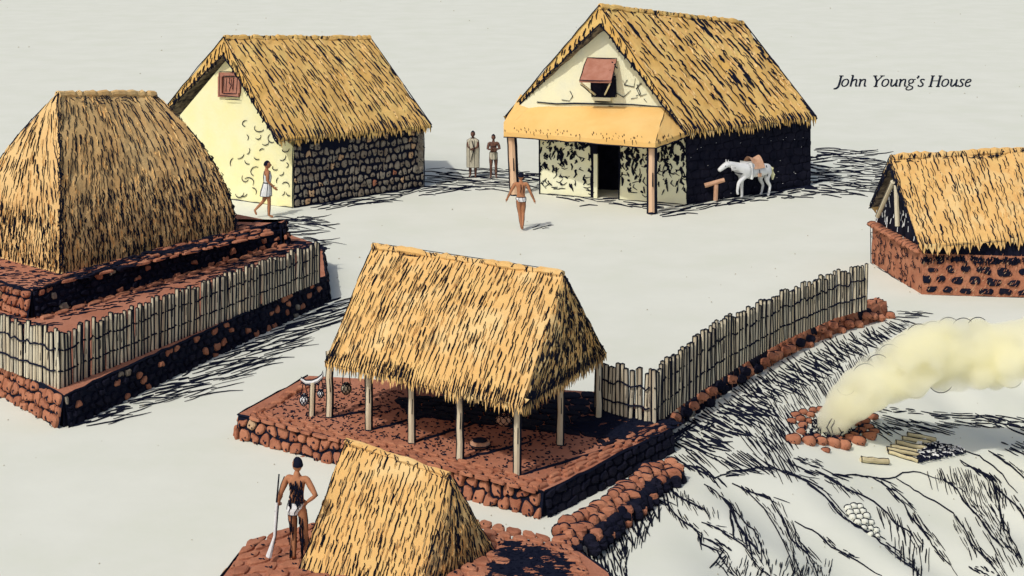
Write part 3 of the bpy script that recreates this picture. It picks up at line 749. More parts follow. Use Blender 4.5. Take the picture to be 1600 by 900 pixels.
# ---------------- small hut at the bottom
zt = .3
s0 = G(466, 893, zt); s1 = G(655, 925, zt); s2 = G(774, 862, zt); s3 = s0 + (s2 - s1)
t0_ = D(540, 688, 27.0); t1_ = D(702, 742, 26.3)
sh = thing('thatched_hut', 'small steep thatched hut at the bottom edge beside the man with a musket', 'hut', s0, 'thatched houses')
m = MB(); r = INKR * 27
PF = Patch(s0, s1, t1_, t0_, bulge=.06, out=V((-.3, -.8, .5))); PS = Patch(s1, s2, t1_ + V((.01, .01, 0)), t1_, bulge=.08, out=V((.8, -.3, .4)))
PB = Patch(s2, s3, t0_, t1_, bulge=.06, out=V((0, 1, .5))); PE = Patch(s3, s0, t0_, t0_ + V((.01, .01, 0)), bulge=.06, out=V((-1, 0, .5)))
for P in (PF, PS, PB, PE): grid(m, P, 18, 14, .04, 0)
thatch(m, PF, .085, .26, r, lean=.02, blades=.5, wobble=.01, blobs=.05); thatch(m, PS, .062, .24, r * 1.1, lean=0, blades=.3, wobble=.014)
thatch(m, PB, .2, .3, r); thatch(m, PE, .12, .26, r)
for P in (PF, PS, PE): fringe(m, P, .06, .2, r, drop=.03, band=.2)
for a, b, n in ((t0_, s0, PF.n0), (t1_, s1, PF.n0), (t1_, s2, PS.n0), (t0_, t1_, V())):
    stroke(m, [a.lerp(b, k / 12) + V((U(-.01, .01), -.01, U(-.01, .01))) for k in range(13)], r * 1.1, 1, taper=False)
so_ = m.build('thatch', [STRAWY, INK, BLADE], sh)
m = MB(); ridgecap(m, t0_, t1_, .055, r, 1)
for k in range(24):
    p = t0_.lerp(t1_, k / 24) + V((0, -.05, -.05)); stroke(m, [p, p + V((.03, -.01, -.035 + U(-.02, .02))), p + V((.075, 0, -.02))], r * 1.1, 1)
m.build('ridge', [STRAWY, INK], sh)
tp = [V((*G(p[0], p[1], zt).xy, 0)) for p in [(300, 1000), (338, 915), (378, 862), (440, 838), (520, 822), (745, 830), (800, 842), (868, 855), (905, 862), (950, 895), (985, 1000)]]
def topT(m):
    P = Patch(G(300, 985, zt + .006), G(560, 985, zt + .006), G(560, 800, zt + .006), G(385, 845, zt + .006), out=V((0, 0, 1)))
    stones(m, P, .42, .34, [(2, 5), (3, 3)], .05, .10, inkm=1, hp=.9, hr=.012)
    P = Patch(G(640, 985, zt + .006), G(975, 985, zt + .006), G(890, 846, zt + .006), G(742, 812, zt + .006), out=V((0, 0, 1)))
    stones(m, P, .34, .26, [(2, 5), (3, 3)], .05, .10, inkm=1, hp=.4, hr=.012)
    q = [G(730, 960, zt), G(880, 940, zt), G(860, 870, zt), G(775, 850, zt)]  # dense ink strokes paint the black shadow patch right of the hut
    scatter(m, q, 650, zt + .04, .28, .02, (-.1, .3))
platform('stone_platform', 'red lava stone terrace at the bottom edge under the small hut and musket man', tp, -.6, zt,
         [(i, dict(brn, cw=.3, ch=.24, batter=.06)) for i in (0, 1, 2, 3, 4, 5, 6, 7)] + [(8, dict(blk_shade2)), (9, dict(blk_shade2))], topT, tp[1])

# ---------------- dry stone walls
def drywall(label, line, rows, rr, loc, shade_side=True, grp='dry stone walls', outs=True, mats=(0, 1)):  # outer boulders turn black to paint the wall's shaded side
    m = MB()
    L = 0; segs = list(zip(line[:-1], line[1:]))
    for a, b in segs:
        n = max(1, int((b[0] - a[0]).length / (rr * 1.55)))
        for i in range(n):
            k = (i + U(.2, .8)) / n; c = a[0].lerp(b[0], k); hgt = a[1] + (b[1] - a[1]) * k
            t = (b[0] - a[0]).normalized(); s = V((t.y, -t.x, 0))
            for q in range(rows):
                off = s * ((q - (rows - 1) / 2) * rr * 1.3 * (1.25 - .6 * segs.index((a, b)) / len(segs))) + V((U(-.05, .05), U(-.05, .05), 0))
                f = q / max(1, rows - 1)
                z = hgt * (1 - .35 * f) if shade_side else hgt
                boulder(m, c + off + V((0, 0, z - rr * .6)), rr * U(.7, 1.8), rr * U(.7, 1.5), rr * U(.6, 1.3), random.choice(mats) if f < .7 else (3 if R() < .75 else 1), 2, .014)
                if shade_side and f >= .5:
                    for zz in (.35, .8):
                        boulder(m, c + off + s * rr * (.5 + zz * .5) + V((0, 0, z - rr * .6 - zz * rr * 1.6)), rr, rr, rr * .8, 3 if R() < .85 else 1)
    o = m.build('dry_stone_wall', [BROWN, BROWN2, INK, NAVY, TAN], smooth=False); tag(o, label, 'wall', grp); return o
zl = [(872, 878, .45), (902, 868, .52), (930, 848, .50), (952, 824, .44), (978, 806, .44), (1000, 784, .42), (1022, 762, .40), (1058, 748, .34)]
drywall('curving wall of rounded red boulders with the outer face painted black as shade, bottom centre', [(G(x, y), h) for x, y, h in zl], 3, .105, G(900, 840))
# retaining wall under the right palisade
rt = [(1024, 680), (1060, 662), (1100, 632), (1160, 592), (1225, 555), (1300, 520), (1385, 495)]
zr = .4
m = MB(); rw_ = [G(x, y) for x, y in rt]
for a, b in zip(rw_[:-1], rw_[1:]):
    s = V((b.y - a.y, a.x - b.x, 0)).normalized()
    A = V((a.x, a.y, -.35)); B = V((b.x, b.y, -.35))
    prism(m, [A - s * .35, A, B, B - s * .35], V((0, 0, zr + .35 - .01)), 3)
    P = Patch(A + s * .12, B + s * .12, V((b.x, b.y, zr)), V((a.x, a.y, zr)), out=s); grid(m, P, 6, 2, .02, 5)
    far = a.y > 36.5
    stones(m, P, .30, .22, [(1, 5), (3, 1)] if far else [(3, 3), (6, 1.2)], .05, .16 if far else .33, inkm=2, hp=.9, hr=.011)
    P = Patch(V((a.x, a.y, zr)), V((b.x, b.y, zr)), V((b.x, b.y, zr)) - s * .33, V((a.x, a.y, zr)) - s * .33, out=V((0, 0, 1)))
    stones(m, P, .3, .17, [(1, 3), (0, 2)], .05, .15, inkm=2, hp=.6)
    for k in range(int((b - a).length / .3)):
        boulder(m, a.lerp(b, (k + R()) / max(1, int((b - a).length / .3))) + s * .12 + V((0, 0, U(.02, .3))), .13, .13, .09, 3 if R() < (.3 if far else .7) else random.choice((0, 1, 1)), 2, .012)
tag(m.build('retaining_wall', [BROWN, BROWN2, INK, NAVY, TAN, BROWN, GREYS]), 'low retaining wall of red and black lava stones under the right hand palisade', 'wall', 'dry stone walls')
fr_ = [(930, 640), (965, 652), (1022, 664), (1050, 642), (1100, 607), (1160, 568), (1225, 531), (1300, 498), (1357, 482)]
zf = zr + .04
FR = [G(x, y, zf) for x, y in fr_]; FH = [1.05, 1.0, 1.05, 1.12, 1.2, 1.15, 1.1, 1.08, 1.06]
palisade('palisade_fence', 'short level palisade of grey poles directly behind the right end of the pavilion', FR[:3], .10, FH[:3], FR[0], 'pole palisades', rw=.034, tilt=.01)
palisade('palisade_fence', 'long curving palisade of thin grey poles climbing to the right above the rocky slope', FR[2:], .112, FH[2:], FR[2], 'pole palisades', rw=.036, tilt=.01)

# ================================================================ loose things on the pavilion floor
def hanging(px, py, d, w, h, sw, name, label, cat, mats, net=True, topy=None, grp=None):
    c = D(px, py, d); m = MB(); n = 8; vs = []
    rings = [(.0, .15), (.12, .62), (.35, .98), (.6, 1.0), (.82, .66), (1.0, .22)]
    pts = [c + V((0, 0, -h / 2 + h * k)) for k, _ in rings]; tube(m, pts, [w * q for _, q in rings], 0, 10)
    if net:
        for j in range(5):
            an = math.pi * (j / 4) + math.pi
            stroke(m, [p + V((math.cos(an + .5 * (i % 2)) * w * q * 1.04, math.sin(an + .5 * (i % 2)) * w * q * 1.04, 0)) for i, (p, (k, q)) in enumerate(zip(pts, rings))], .011, 1, taper=False)
            stroke(m, [p + V((math.cos(an - .5 * (i % 2)) * w * q * 1.04, math.sin(an - .5 * (i % 2)) * w * q * 1.04, 0)) for i, (p, (k, q)) in enumerate(zip(pts, rings))], .011, 1, taper=False)
    else:
        for sx in (-1, 1): stroke(m, [p + V((sx * w * q, 0, 0)) for p, (k, q) in zip(pts, rings)], .012, 1, taper=False)
    t = thing(name, label, cat, c, grp); m.build('body', mats, t)
    m = MB(); top = D(px, topy, d)
    for sx in (-1, 1): stroke(m, [top + V((sx * sw, 0, 0)), c + V((sx * w * .8, 0, h * .35))], .011, 0, taper=False)
    stroke(m, [c + V((-w * .8, 0, h * .4)), c + V((0, -w * .7, h * .36)), c + V((w * .8, 0, h * .4))], .012, 0); m.build('cord', [INK], t)
ys_ = G(487, 650, zp); dy_ = ys_.y
t = thing('carrying_pole_stand', 'post with a curved crossbar at the far left corner of the pavilion floor', 'stand', ys_)
m = MB(); a = V((ys_.x, dy_, zp)); b = V((ys_.x + .02, dy_, D(487, 597, dy_).z)); tube(m, [a, a.lerp(b, .5), b], .05, 0, 8)
for sx in (-1, 1): stroke(m, [a + V((sx * .05, -.01, 0)), b + V((sx * .05, -.01, 0))], .013 if sx < 0 else .02, 1, taper=False)
m.build('post', [POLEP, INK], t)
m = MB(); cr = [(470, 592), (478, 597), (488, 597), (496, 594), (503, 588), (505, 582)]; pts = [D(x, y, dy_) for x, y in cr]
tube(m, pts, [.02, .04, .045, .045, .035, .015], 0, 7); stroke(m, [p + V((0, -.02, -.05)) for p in pts], .016, 1); stroke(m, [p + V((0, -.02, .045)) for p in pts], .010, 1)
m.build('crossbar', [WHITE, INK], t)
hanging(475, 625, dy_ - .02, .085, .24, .015, 'net_bundle', 'white netted bundle on the left tip of the curved crossbar', 'net bundle', [WHITE, INK], topy=598, grp='netted bundles')
hanging(501, 615, dy_ - .02, .065, .18, .015, 'net_bundle', 'smaller white netted bundle on the right tip of the curved crossbar', 'net bundle', [WHITE, INK], topy=592, grp='netted bundles')
hanging(541, 607, 33.2, .10, .25, .04, 'net_bundle', 'round netted gourd hanging from the eave between the first two pavilion posts', 'net bundle', [POLEP, INK], topy=570, grp='netted bundles')
hanging(787, 656, 31.3, .15, .24, .04, 'hanging_gourd', 'brown gourd hanging in the shade left of the tallest front pavilion post', 'gourd', [GOURD, INK], topy=630)
b0 = G(750, 699, zp); t = thing('stone_bowl', 'round reddish stone bowl with dark hollow on the pavilion floor', 'bowl', b0)
m = MB(); tube(m, [b0, b0 + V((0, 0, .06)), b0 + V((0, 0, .11)), b0 + V((0, 0, .13)), b0 + V((0, 0, .10))], [.13, .19, .185, .14, .10], 0, 14)
for k, (rr, z) in enumerate(((.195, .06), (.13, .135), (.155, .005))):
    stroke(m, [b0 + V((math.cos(a) * rr, math.sin(a) * rr, z)) for a in [2 * math.pi * i / 16 for i in range(17)]], .013, 1, taper=False)
m.build('body', [GOURD, INK], t); m = MB(); m.poly([b0 + V((math.cos(a) * .125, math.sin(a) * .125, .139)) for a in [2 * math.pi * i / 16 for i in range(16)]], 0); m.build('hollow', [INK], t)

# ================================================================ fire pit, smoke, logs
pc0 = GH(1298, 672); PITZ = pc0.z
fp = thing('fire_pit', 'ring of rounded red stones around a smoking fire hollow on the rocky slope', 'fire pit', pc0)
sp_ = [(1240, 690, 14, 9, 1), (1264, 693, 13, 9, 1), (1283, 693, 11, 8, 1), (1302, 696, 13, 9, 1), (1290, 705, 8, 4, 0), (1318, 699, 14, 9, 1), (1341, 692, 14, 8, 1), (1359, 684, 12, 7, 1), (1252, 677, 9, 6, 0), (1254, 667, 8, 6, 0), (1251, 657, 9, 6, 0), (1243, 650, 9, 5, 0), (1255, 646, 8, 5, 0), (1266, 650, 8, 5, 0), (1270, 643, 7, 5, 0), (1281, 642, 7, 5, 0), (1263, 660, 7, 5, 0), (1333, 681, 9, 5, 0), (1326, 686, 10, 6, 0), (1345, 674, 10, 5, 0), (1356, 668, 11, 4, 0), (1350, 660, 11, 5, 0), (1362, 653, 12, 5, 0), (1340, 664, 8, 4, 0), (1276, 684, 8, 5, 0), (1309, 687, 9, 5, 0), (1366, 675, 9, 4, 0), (1237, 660, 8, 5, 0), (1262, 684, 7, 4, 0)]
for x, y, a, b, f in sp_:
    p = GH(x, y); k = p.y / F; m = MB(); boulder(m, p + V((0, 0, b * k * .4)), a * k * .9, a * k * .75, b * k * .95, 0 if f else 1, 2, .014); m.build('stone', [BROWN, BROWN2, INK], fp, smooth=True)
m = MB()
for _ in range(150):
    x, y = U(1256, 1345), U(655, 690); p = GH(x, y, .02)
    q = GH(x + U(-7, 7), y + U(-7, 3), .05); stroke(m, [p, p.lerp(q, .5) + V((0, 0, .03)), q + V((0, 0, .03))], U(.01, .025), 0)
m.build('embers', [INK], fp)['kind'] = 'stuff'
puffs = [(1330, 610, 20), (1322, 603, 16), (1352, 588, 22), (1372, 572, 20), (1390, 556, 20), (1412, 543, 22), (1436, 526, 22), (1458, 522, 22), (1482, 514, 20), (1505, 515, 20), (1528, 512, 18), (1368, 622, 20), (1395, 610, 22), (1430, 602, 22), (1470, 594, 22), (1500, 590, 24), (1530, 584, 26), (1555, 596, 16), (1580, 588, 20), (1293, 672, 17), (1303, 668, 20), (1300, 655, 24), (1308, 645, 25), (1318, 650, 22), (1322, 628, 32), (1338, 630, 28), (1345, 610, 36), (1362, 608, 34), (1372, 590, 40), (1392, 590, 38), (1402, 572, 43), (1425, 575, 38), (1440, 555, 46), (1462, 562, 38), (1478, 548, 46), (1500, 560, 38), (1520, 540, 42), (1498, 534, 34), (1545, 550, 36), (1560, 534, 30), (1585, 530, 30), (1575, 565, 26), (1605, 545, 30), (1625, 560, 30), (1610, 520, 26), (1640, 530, 40), (1600, 575, 20)]
ds = pc0.y - .1; m = MB()
bpy.context.view_layer.update()
tmp = MB()
for x, y, q in puffs:
    rr = q * ds / F; c = D(x, y, ds + U(-.25, .25)); nl, na = 12, 18; sd = V((R() * 9, R() * 9, 0))
    vs = [c + V((0, 0, rr))]
    for i in range(1, nl):
        th = math.pi * i / nl
        for j in range(na):
            ph = 2 * math.pi * j / na; d = V((math.sin(th) * math.cos(ph), math.sin(th) * math.sin(ph), math.cos(th))); vs.append(c + d * rr * (1 + .10 * noise.noise(d * 2 + sd)))
    vs.append(c - V((0, 0, rr)))
    fs = [(0, 1 + j, 1 + (j + 1) % na) for j in range(na)] + [(1 + i * na + j, 1 + (i + 1) * na + j, 1 + (i + 1) * na + (j + 1) % na, 1 + i * na + (j + 1) % na) for i in range(nl - 2) for j in range(na)]
    l = 1 + (nl - 2) * na; fs += [(l + j, len(vs) - 1, l + (j + 1) % na) for j in range(na)]
    tmp.raw(vs, fs, 0)
to = tmp.build('smoke_plume', [SMOKE])
rm = to.modifiers.new('r', 'REMESH'); rm.mode = 'VOXEL'; rm.voxel_size = .045
sm_ = to.modifiers.new('s', 'SMOOTH'); sm_.iterations = 22
dg = bpy.context.evaluated_depsgraph_get(); me = bpy.data.meshes.new_from_object(to.evaluated_get(dg)); to.modifiers.clear(); to.data = me
me.materials.clear(); me.materials.append(SMOKE); me.polygons.foreach_set('use_smooth', [True] * len(me.polygons))
tag(to, 'billowing pale yellow smoke drifting right from the stone fire pit', 'smoke')
m = MB(); scr = []
def skyln(pts, w=.8): stroke(m, [D(x, y, ds - .35) for x, y in pts], w * ds / F, 0)
skyln([(1297, 678), (1292, 668), (1296, 660), (1300, 654)], .9); skyln([(1301, 676), (1299, 668), (1303, 662), (1304, 656)], .9); skyln([(1310, 668), (1315, 676), (1312, 682), (1306, 684)], 1)
skyln([(1318, 674), (1314, 678)], 1.4)
for (x, y, q) in puffs[:28]:
    if q > 24: continue
    up = y < 610 - (x - 1300) * .32; a0, a1 = (45, 155) if up else (200, 330)
    if not up and R() < .7: continue
    pts = [D(x + .9 * q * math.cos(math.radians(a_)), y - .9 * q * math.sin(math.radians(a_)), ds - .05) for a_ in [a0 + (a1 - a0) * k_ / 12 for k_ in range(13)]]
    stroke(m, pts, .55 * ds / F, 0)
m.build('smoke_curl', [INK], None)['kind'] = 'stuff'
bpy.data.objects['smoke_curl'].parent = to
def log(a, b, rad, label, z=0.0, grp='cut logs by the fire pit'):
    A = GH(*a) + V((0, 0, rad + z)); B = GH(*b) + V((0, 0, rad + z)); m = MB()
    pts = [A.lerp(B, k / 5) + V((0, 0, U(-.01, .01))) for k in range(6)]; tube(m, pts, [rad * U(.9, 1.08) for _ in pts], 0, 9)
    for s in (-1, 1): stroke(m, [p + V((0, -rad * .25, s * rad * .93)) for p in pts], .011, 1, taper=False)
    for p in (pts[0], pts[-1]): stroke(m, [p + V((0, math.cos(q) * rad, math.sin(q) * rad)) for q in [i * math.pi / 4 for i in range(9)]], .011, 1, taper=False)
    o = m.build('log', [LOG, INK]); tag(o, label, 'log', grp)
log((1346, 722), (1388, 726), .06, 'single pale log lying alone on the slope in front of the pile')
for a, b, l in [((1388, 709), (1434, 723), 'lowest front log of the pile, nearest the lone log'), ((1386, 704), (1436, 714), 'thin log second from the front of the pile'), ((1392, 700), (1432, 708), 'short log third from the front of the pile'), ((1400, 694), (1446, 703), 'thick log in the middle of the pile'), ((1410, 687), (1454, 695), 'log second from the back of the pile'), ((1418, 681), (1462, 690), 'rearmost log at the top of the pile')]:
    log(a, b, .045, l)
m = MB()
for _ in range(250):
    k = R(); x = 1432 + 66 * k; y = 702 + U(-17, 19) * (1 - k * .85) - 0 * k; p = GH(x, y, .03); stroke(m, [p, GH(x + U(4, 12), y + U(-2, 4), .06)], U(.02, .04), 0 if R() < .72 else 1)
o = m.build('brushwood', [INK, WHITE]); o['kind'] = 'stuff'; tag(o, 'dark heap of brushwood spilling right of the cut logs', 'brushwood')

# ================================================================ figures
def skin(verts, edges, radii, levels=2):
    me = bpy.data.meshes.new('tmp'); me.from_pydata([tuple(v) for v in verts], edges, []); o = bpy.data.objects.new('tmp', me); C.objects.link(o)
    md = o.modifiers.new('s', 'SKIN'); md.use_smooth_shade = True
    for i, q in enumerate(radii):
        sv = me.skin_vertices[0].data[i]; sv.radius = q if hasattr(q, '__len__') else (q, q); sv.use_root = (i == 0)
    sb = o.modifiers.new('b', 'SUBSURF'); sb.levels = levels; sb.render_levels = levels
    dg = bpy.context.evaluated_depsgraph_get(); e = o.evaluated_get(dg); ms = e.to_mesh()
    vs = [v.co.copy() for v in ms.vertices]; fs = [tuple(p.vertices) for p in ms.polygons]
    e.to_mesh_clear(); bpy.data.objects.remove(o); bpy.data.meshes.remove(me); return vs, fs
def person(label, foot, hgt, yaw, J, skinm, clothes, grp='people', hair=True, strokes=()):
    """J: joint dict in a body frame (x right, y forward, z up) for a 1.70 m figure"""
    s = hgt / 1.70; rot = Matrix.Rotation(yaw, 3, 'Z')
    base = dict(pel=(0, 0, .93), sp=(0, 0, 1.08), ch=(0, .0, 1.28), nk=(0, -.01, 1.44), hd=(0, .0, 1.53), sl=(-.17, 0, 1.40), sr=(.17, 0, 1.40), el=(-.22, -.03, 1.13), er=(.22, -.03, 1.13), wl=(-.23, .05, .90), wr=(.23, .05, .90), hl=(-.09, 0, .88), hr=(.09, 0, .88), kl=(-.10, .03, .49), kr=(.10, .03, .49), al=(-.10, 0, .08), ar=(.10, 0, .08), tl=(-.12, .15, .03), tr=(.12, .15, .03))
    base.update(J); names = list(base); rad = dict(pel=(.125, .10), sp=(.115, .085), ch=(.145, .10), nk=.055, hd=.05, sl=.062, sr=.062, el=.042, er=.042, wl=.028, wr=.028, hl=.088, hr=.088, kl=.056, kr=.056, al=.036, ar=.036, tl=.03, tr=.03)
    vs, fs = skin([V(base[n]) for n in names], [(names.index(a), names.index(b)) for a, b in [('pel', 'sp'), ('sp', 'ch'), ('ch', 'nk'), ('nk', 'hd'), ('ch', 'sl'), ('ch', 'sr'), ('sl', 'el'), ('el', 'wl'), ('sr', 'er'), ('er', 'wr'), ('pel', 'hl'), ('pel', 'hr'), ('hl', 'kl'), ('kl', 'al'), ('al', 'tl'), ('hr', 'kr'), ('kr', 'ar'), ('ar', 'tr')]], [rad[n] for n in names])
    T = lambda p: foot + rot @ (V(p) * s)
    m = MB(); m.raw([T(v) for v in vs], fs, 0)
    # head: ellipsoid with brow, nose, chin and ears
    hc = V(base['hd']) + V((0, .015, .075)); hy = J.get('headyaw', 0) if isinstance(J.get('headyaw', 0), float) else 0
    hrot = Matrix.Rotation(HEADYAW.get(label, 0), 3, 'Z')
    hv = []; nl, na = 12, 16
    def hp(d):
        q = V((d.x * .077, d.y * .098, d.z * .118))
        if d.z < 0: q.x *= 1 - .28 * d.z * d.z; q.y += .018 * (-d.z) * (1 if d.y > 0 else 0)
        if d.y > .8 and -.3 < d.z < .15: q.y += .028 * (1 - abs(d.x) * 2.5) if abs(d.x) < .4 else 0
        if abs(d.x) > .9 and abs(d.z) < .3 and d.y < .2: q.x *= 1.14
        return hc + hrot @ q
    hv.append(hp(V((0, 0, 1))))
    for i in range(1, nl):
        th = math.pi * i / nl
        for j in range(na): ph = 2 * math.pi * j / na; hv.append(hp(V((math.sin(th) * math.cos(ph), math.sin(th) * math.sin(ph), math.cos(th)))))
    hv.append(hp(V((0, 0, -1)))); hf = [(0, 1 + j, 1 + (j + 1) % na) for j in range(na)] + [(1 + i * na + j, 1 + (i + 1) * na + j, 1 + (i + 1) * na + (j + 1) % na, 1 + i * na + (j + 1) % na) for i in range(nl - 2) for j in range(na)]
    l = 1 + (nl - 2) * na; hf += [(l + j, len(hv) - 1, l + (j + 1) % na) for j in range(na)]
    m.raw([T(v) for v in hv], hf, 0)
    for sx in (-1, 1):
        e = hc + hrot @ V((sx * .028, .098, .012)); stroke(m, [T(e - V((.01, 0, 0))), T(e + V((.01, 0, 0)))], .006 * s, 1)
    e = hc + hrot @ V((0, .105, -.062)); stroke(m, [T(e - V((.018, 0, 0))), T(e + V((.018, 0, 0)))], .004 * s, 1)
    # hands: palm and five bent fingers
    for w_, el_, sx in (('wl', 'el', -1), ('wr', 'er', 1)):
        W = V(base[w_]); d = (W - V(base[el_])).normalized(); side = d.cross(V((1, 0, 0))).normalized()
        if side.y < 0: side = -side
        inn = V((-sx, 0, 0)); grip = w_ in GRIP.get(label, ())
        tube(m, [T(W - d * .01), T(W + d * .04), T(W + d * .085)], [.026 * s, .036 * s, .032 * s], 0, 8)
        for k in range(4):
            o_ = side * ((k - 1.5) * .017); L = (.075, .085, .08, .06)[3 - k]; c_ = 1.0 if grip else .35
            p0 = W + d * .08 + o_; p1 = p0 + d * L * .5 + inn * L * .2 * c_; p2 = p1 + d * L * .5 * (1 - .9 * c_) + inn * L * .6 * c_; tube(m, [T(p0), T(p1), T(p2)], [.0095 * s, .009 * s, .007 * s], 0, 5)
        p0 = W + d * .03 + side * .03; tube(m, [T(p0), T(p0 + side * .025 + d * .03), T(p0 + side * .03 + d * .06 + inn * .02)], [.011 * s, .010 * s, .008 * s], 0, 5)
    for st in strokes:
        stroke(m, [T(p) for p in st[0]], st[1] * s, 1)
    # ink outlines along the limbs, on both sides of each limb
    for a, b in (('sl', 'el'), ('el', 'wl'), ('sr', 'er'), ('er', 'wr'), ('hl', 'kl'), ('kl', 'al'), ('hr', 'kr'), ('kr', 'ar')):
        A, B = T(base[a]), T(base[b]); ra = (rad[a] if not hasattr(rad[a], '__len__') else rad[a][0]) * s; rb = rad[b] * s
        for sx in (-1, 1):
            dx = V((sx, 0, 0)); stroke(m, [A + dx * ra * .8, A.lerp(B, .5) + dx * (ra + rb) * .47, B + dx * rb * .9], .010 * s, 1)
    t = thing('person', label, 'person', foot, grp); b_ = m.build('body', [skinm, INK], t, smooth=True)
    if hair:
        m = MB(); hv2 = []
        for i in range(0, 7):
            th = math.pi * i / 11
            for j in range(na):
                ph = 2 * math.pi * j / na; d = V((math.sin(th) * math.cos(ph), math.sin(th) * math.sin(ph), math.cos(th)))
                q = V((d.x * .084, d.y * .104, d.z * .128))
                if d.y > .25 and d.z < .62: q *= .82
                q.y -= .008; hv2.append(T(hc + hrot @ (q * (1 + .05 * R()))))
        m.raw(hv2, [(i * na + j, (i + 1) * na + j, (i + 1) * na + (j + 1) % na, i * na + (j + 1) % na) for i in range(6) for j in range(na)], 0); m.build('hair', [INK], t)
    for nm, rings, mt in clothes:
        m = MB(); n = 16; vs = []
        for (c, rx, ry) in rings:
            for j in range(n):
                a = 2 * math.pi * j / n; k = 1 + .05 * math.sin(a * 5) ; vs.append(T(V(c) + V((math.cos(a) * rx * k, math.sin(a) * ry * k, 0))))
        fs = [(i * n + j, i * n + (j + 1) % n, (i + 1) * n + (j + 1) % n, (i + 1) * n + j) for i in range(len(rings) - 1) for j in range(n)]
        m.raw(vs, fs, 0)
        for j in (0, 3, 5, 8, 11, 13): stroke(m, [vs[i * n + j] + (vs[i * n + j] - T(rings[i][0])) * .03 for i in range(len(rings))], .008 * s, 1)
        for i in (0, len(rings) - 1): stroke(m, [vs[i * n + j % n] for j in range(n + 1)], .008 * s, 1, taper=False)
        m.build(nm, [mt, INK], t)
    return t
HEADYAW = {}; GRIP = {}
lab = 'man seen from behind in a white loincloth, one hand on hip, holding a musket'
HEADYAW[lab] = .9; GRIP[lab] = ('wl',)
bs = []  # ink hatching drawn as shade on his back and legs
for k in range(64):
    x = U(-.08, .15); z = U(1.02, 1.40); bs.append(([V((x, -.125, z)), V((x + U(-.02, .02), -.128, z - .05)), V((x + U(-.02, .02), -.125, z - U(.07, .12)))], U(.007, .014)))
for k in range(70):
    sx = random.choice((-1, 1, 1)); z = U(.15, .8); x = sx * (.09 + .01 * (z < .5)) + U(-.02, .06) * (1 if z > .4 else .5); y = -.03 - .075 * min(1, z / .8)
    bs.append(([V((x, y, z)), V((x + U(-.01, .01), y, z - .12))], U(.008, .016)))
MF = G(464, 878, zt + .03)
person(lab, MF, 1.62, -.25, dict(el=(-.27, -.04, 1.13), wl=(-.36, .10, .95), er=(.36, -.08, 1.16), wr=(.18, -.02, 1.01), kl=(-.07, .03, .49), al=(-.06, 0, .08), tl=(-.14, .13, .03), kr=(.13, .02, .5), ar=(.17, .05, .09), tr=(.22, .18, .04)), SKIN,
       [('loincloth', [((0, 0, 1.01), .142, .112), ((0, 0, .965), .15, .12), ((-.01, 0, .92), .155, .128), ((-.045, 0, .86), .13, .125), ((-.05, 0, .80), .10, .11)], WHITE)], strokes=bs)
ms = thing('musket', 'long thin musket held upright with its butt on the red stones', 'musket', MF + V((-.5, 0, 0)))
dm = MF.y - .02; hand = D(429, 797, dm)
m = MB(); tube(m, [D(436, 741, dm), D(431, 800, dm)], [.012, .016], 0, 7); m.build('barrel', [INK], ms)
m = MB(); tube(m, [D(432.5, 785, dm), D(429, 838, dm), D(426, 848, dm), D(420, 870, dm)], [.02, .022, .026, .05], 0, 7)
stroke(m, [D(435, 790, dm), D(431, 838, dm), D(428, 850, dm), D(424, 868, dm)], .012, 1, taper=False); m.build('stock', [WHITE, INK], ms)
lab = 'dark man with bare back and short loincloth walking toward the porch'
person(lab, G(814, 360), 1.78, -.05, dict(el=(-.30, -.05, 1.16), wl=(-.40, .02, .95), er=(.28, -.05, 1.15), wr=(.38, .0, .92), kl=(-.04, .07, .5), al=(.02, .02, .08), tl=(.02, .15, .03), kr=(.06, .06, .5), ar=(.05, -.14, .16), tr=(.05, -.02, .05), hl=(-.07, 0, .88), hr=(.07, 0, .88)), SKIN,
       [('loincloth', [((0, 0, .99), .14, .11), ((0, 0, .93), .15, .125), ((.03, 0, .86), .12, .12)], WHITE)], strokes=[([V((.0, -.11, 1.38)), V((.01, -.12, 1.25)), V((-.02, -.12, 1.12))], .012), ([V((.08, -.11, 1.36)), V((.09, -.11, 1.2)), V((.06, -.10, 1.08))], .010)])
lab = 'man in a white sash and kilt walking past the cream gable wall'
person(lab, G(417, 340), 1.80, -math.pi / 2 + .25, dict(el=(-.20, -.02, 1.14), wl=(-.14, .16, .95), er=(.20, .0, 1.14), wr=(.16, .2, .94), kl=(-.08, -.08, .50), al=(-.08, -.36, .22), tl=(-.08, -.30, .08), kr=(.08, .06, .49), ar=(.08, .05, .08), tr=(.08, .19, .03)), SKIN,
       [('kilt', [((0, 0, 1.06), .13, .11), ((0, .0, .95), .16, .14), ((0, -.02, .8), .17, .17), ((0, -.03, .66), .165, .18)], WHITE), ('sash', [((.0, .01, 1.40), .13, .095), ((0, .02, 1.25), .165, .125), ((0, .01, 1.08), .14, .11)], WHITE)])
lab = 'dark standing person wrapped in a long beige cloak, left of the distant pair'
person(lab, G(739, 277), 1.66, math.pi - .2, dict(er=(.16, .12, 1.15), wr=(.02, .17, 1.08), el=(-.2, .1, 1.15), wl=(-.08, .18, 1.1)), SKIND,
       [('cloak', [((0, -.01, 1.46), .10, .09), ((0, 0, 1.38), .22, .14), ((0, 0, 1.1), .24, .19), ((0, 0, .7), .235, .17), ((0, 0, .38), .24, .17)], BEIGE)], grp='distant pair of people', strokes=[([V((.0, .19, 1.4)), V((-.1, .22, 1.1)), V((.05, .22, .6))], .02)])
lab = 'dark standing person with folded arms and bare legs, nearest the left porch post'
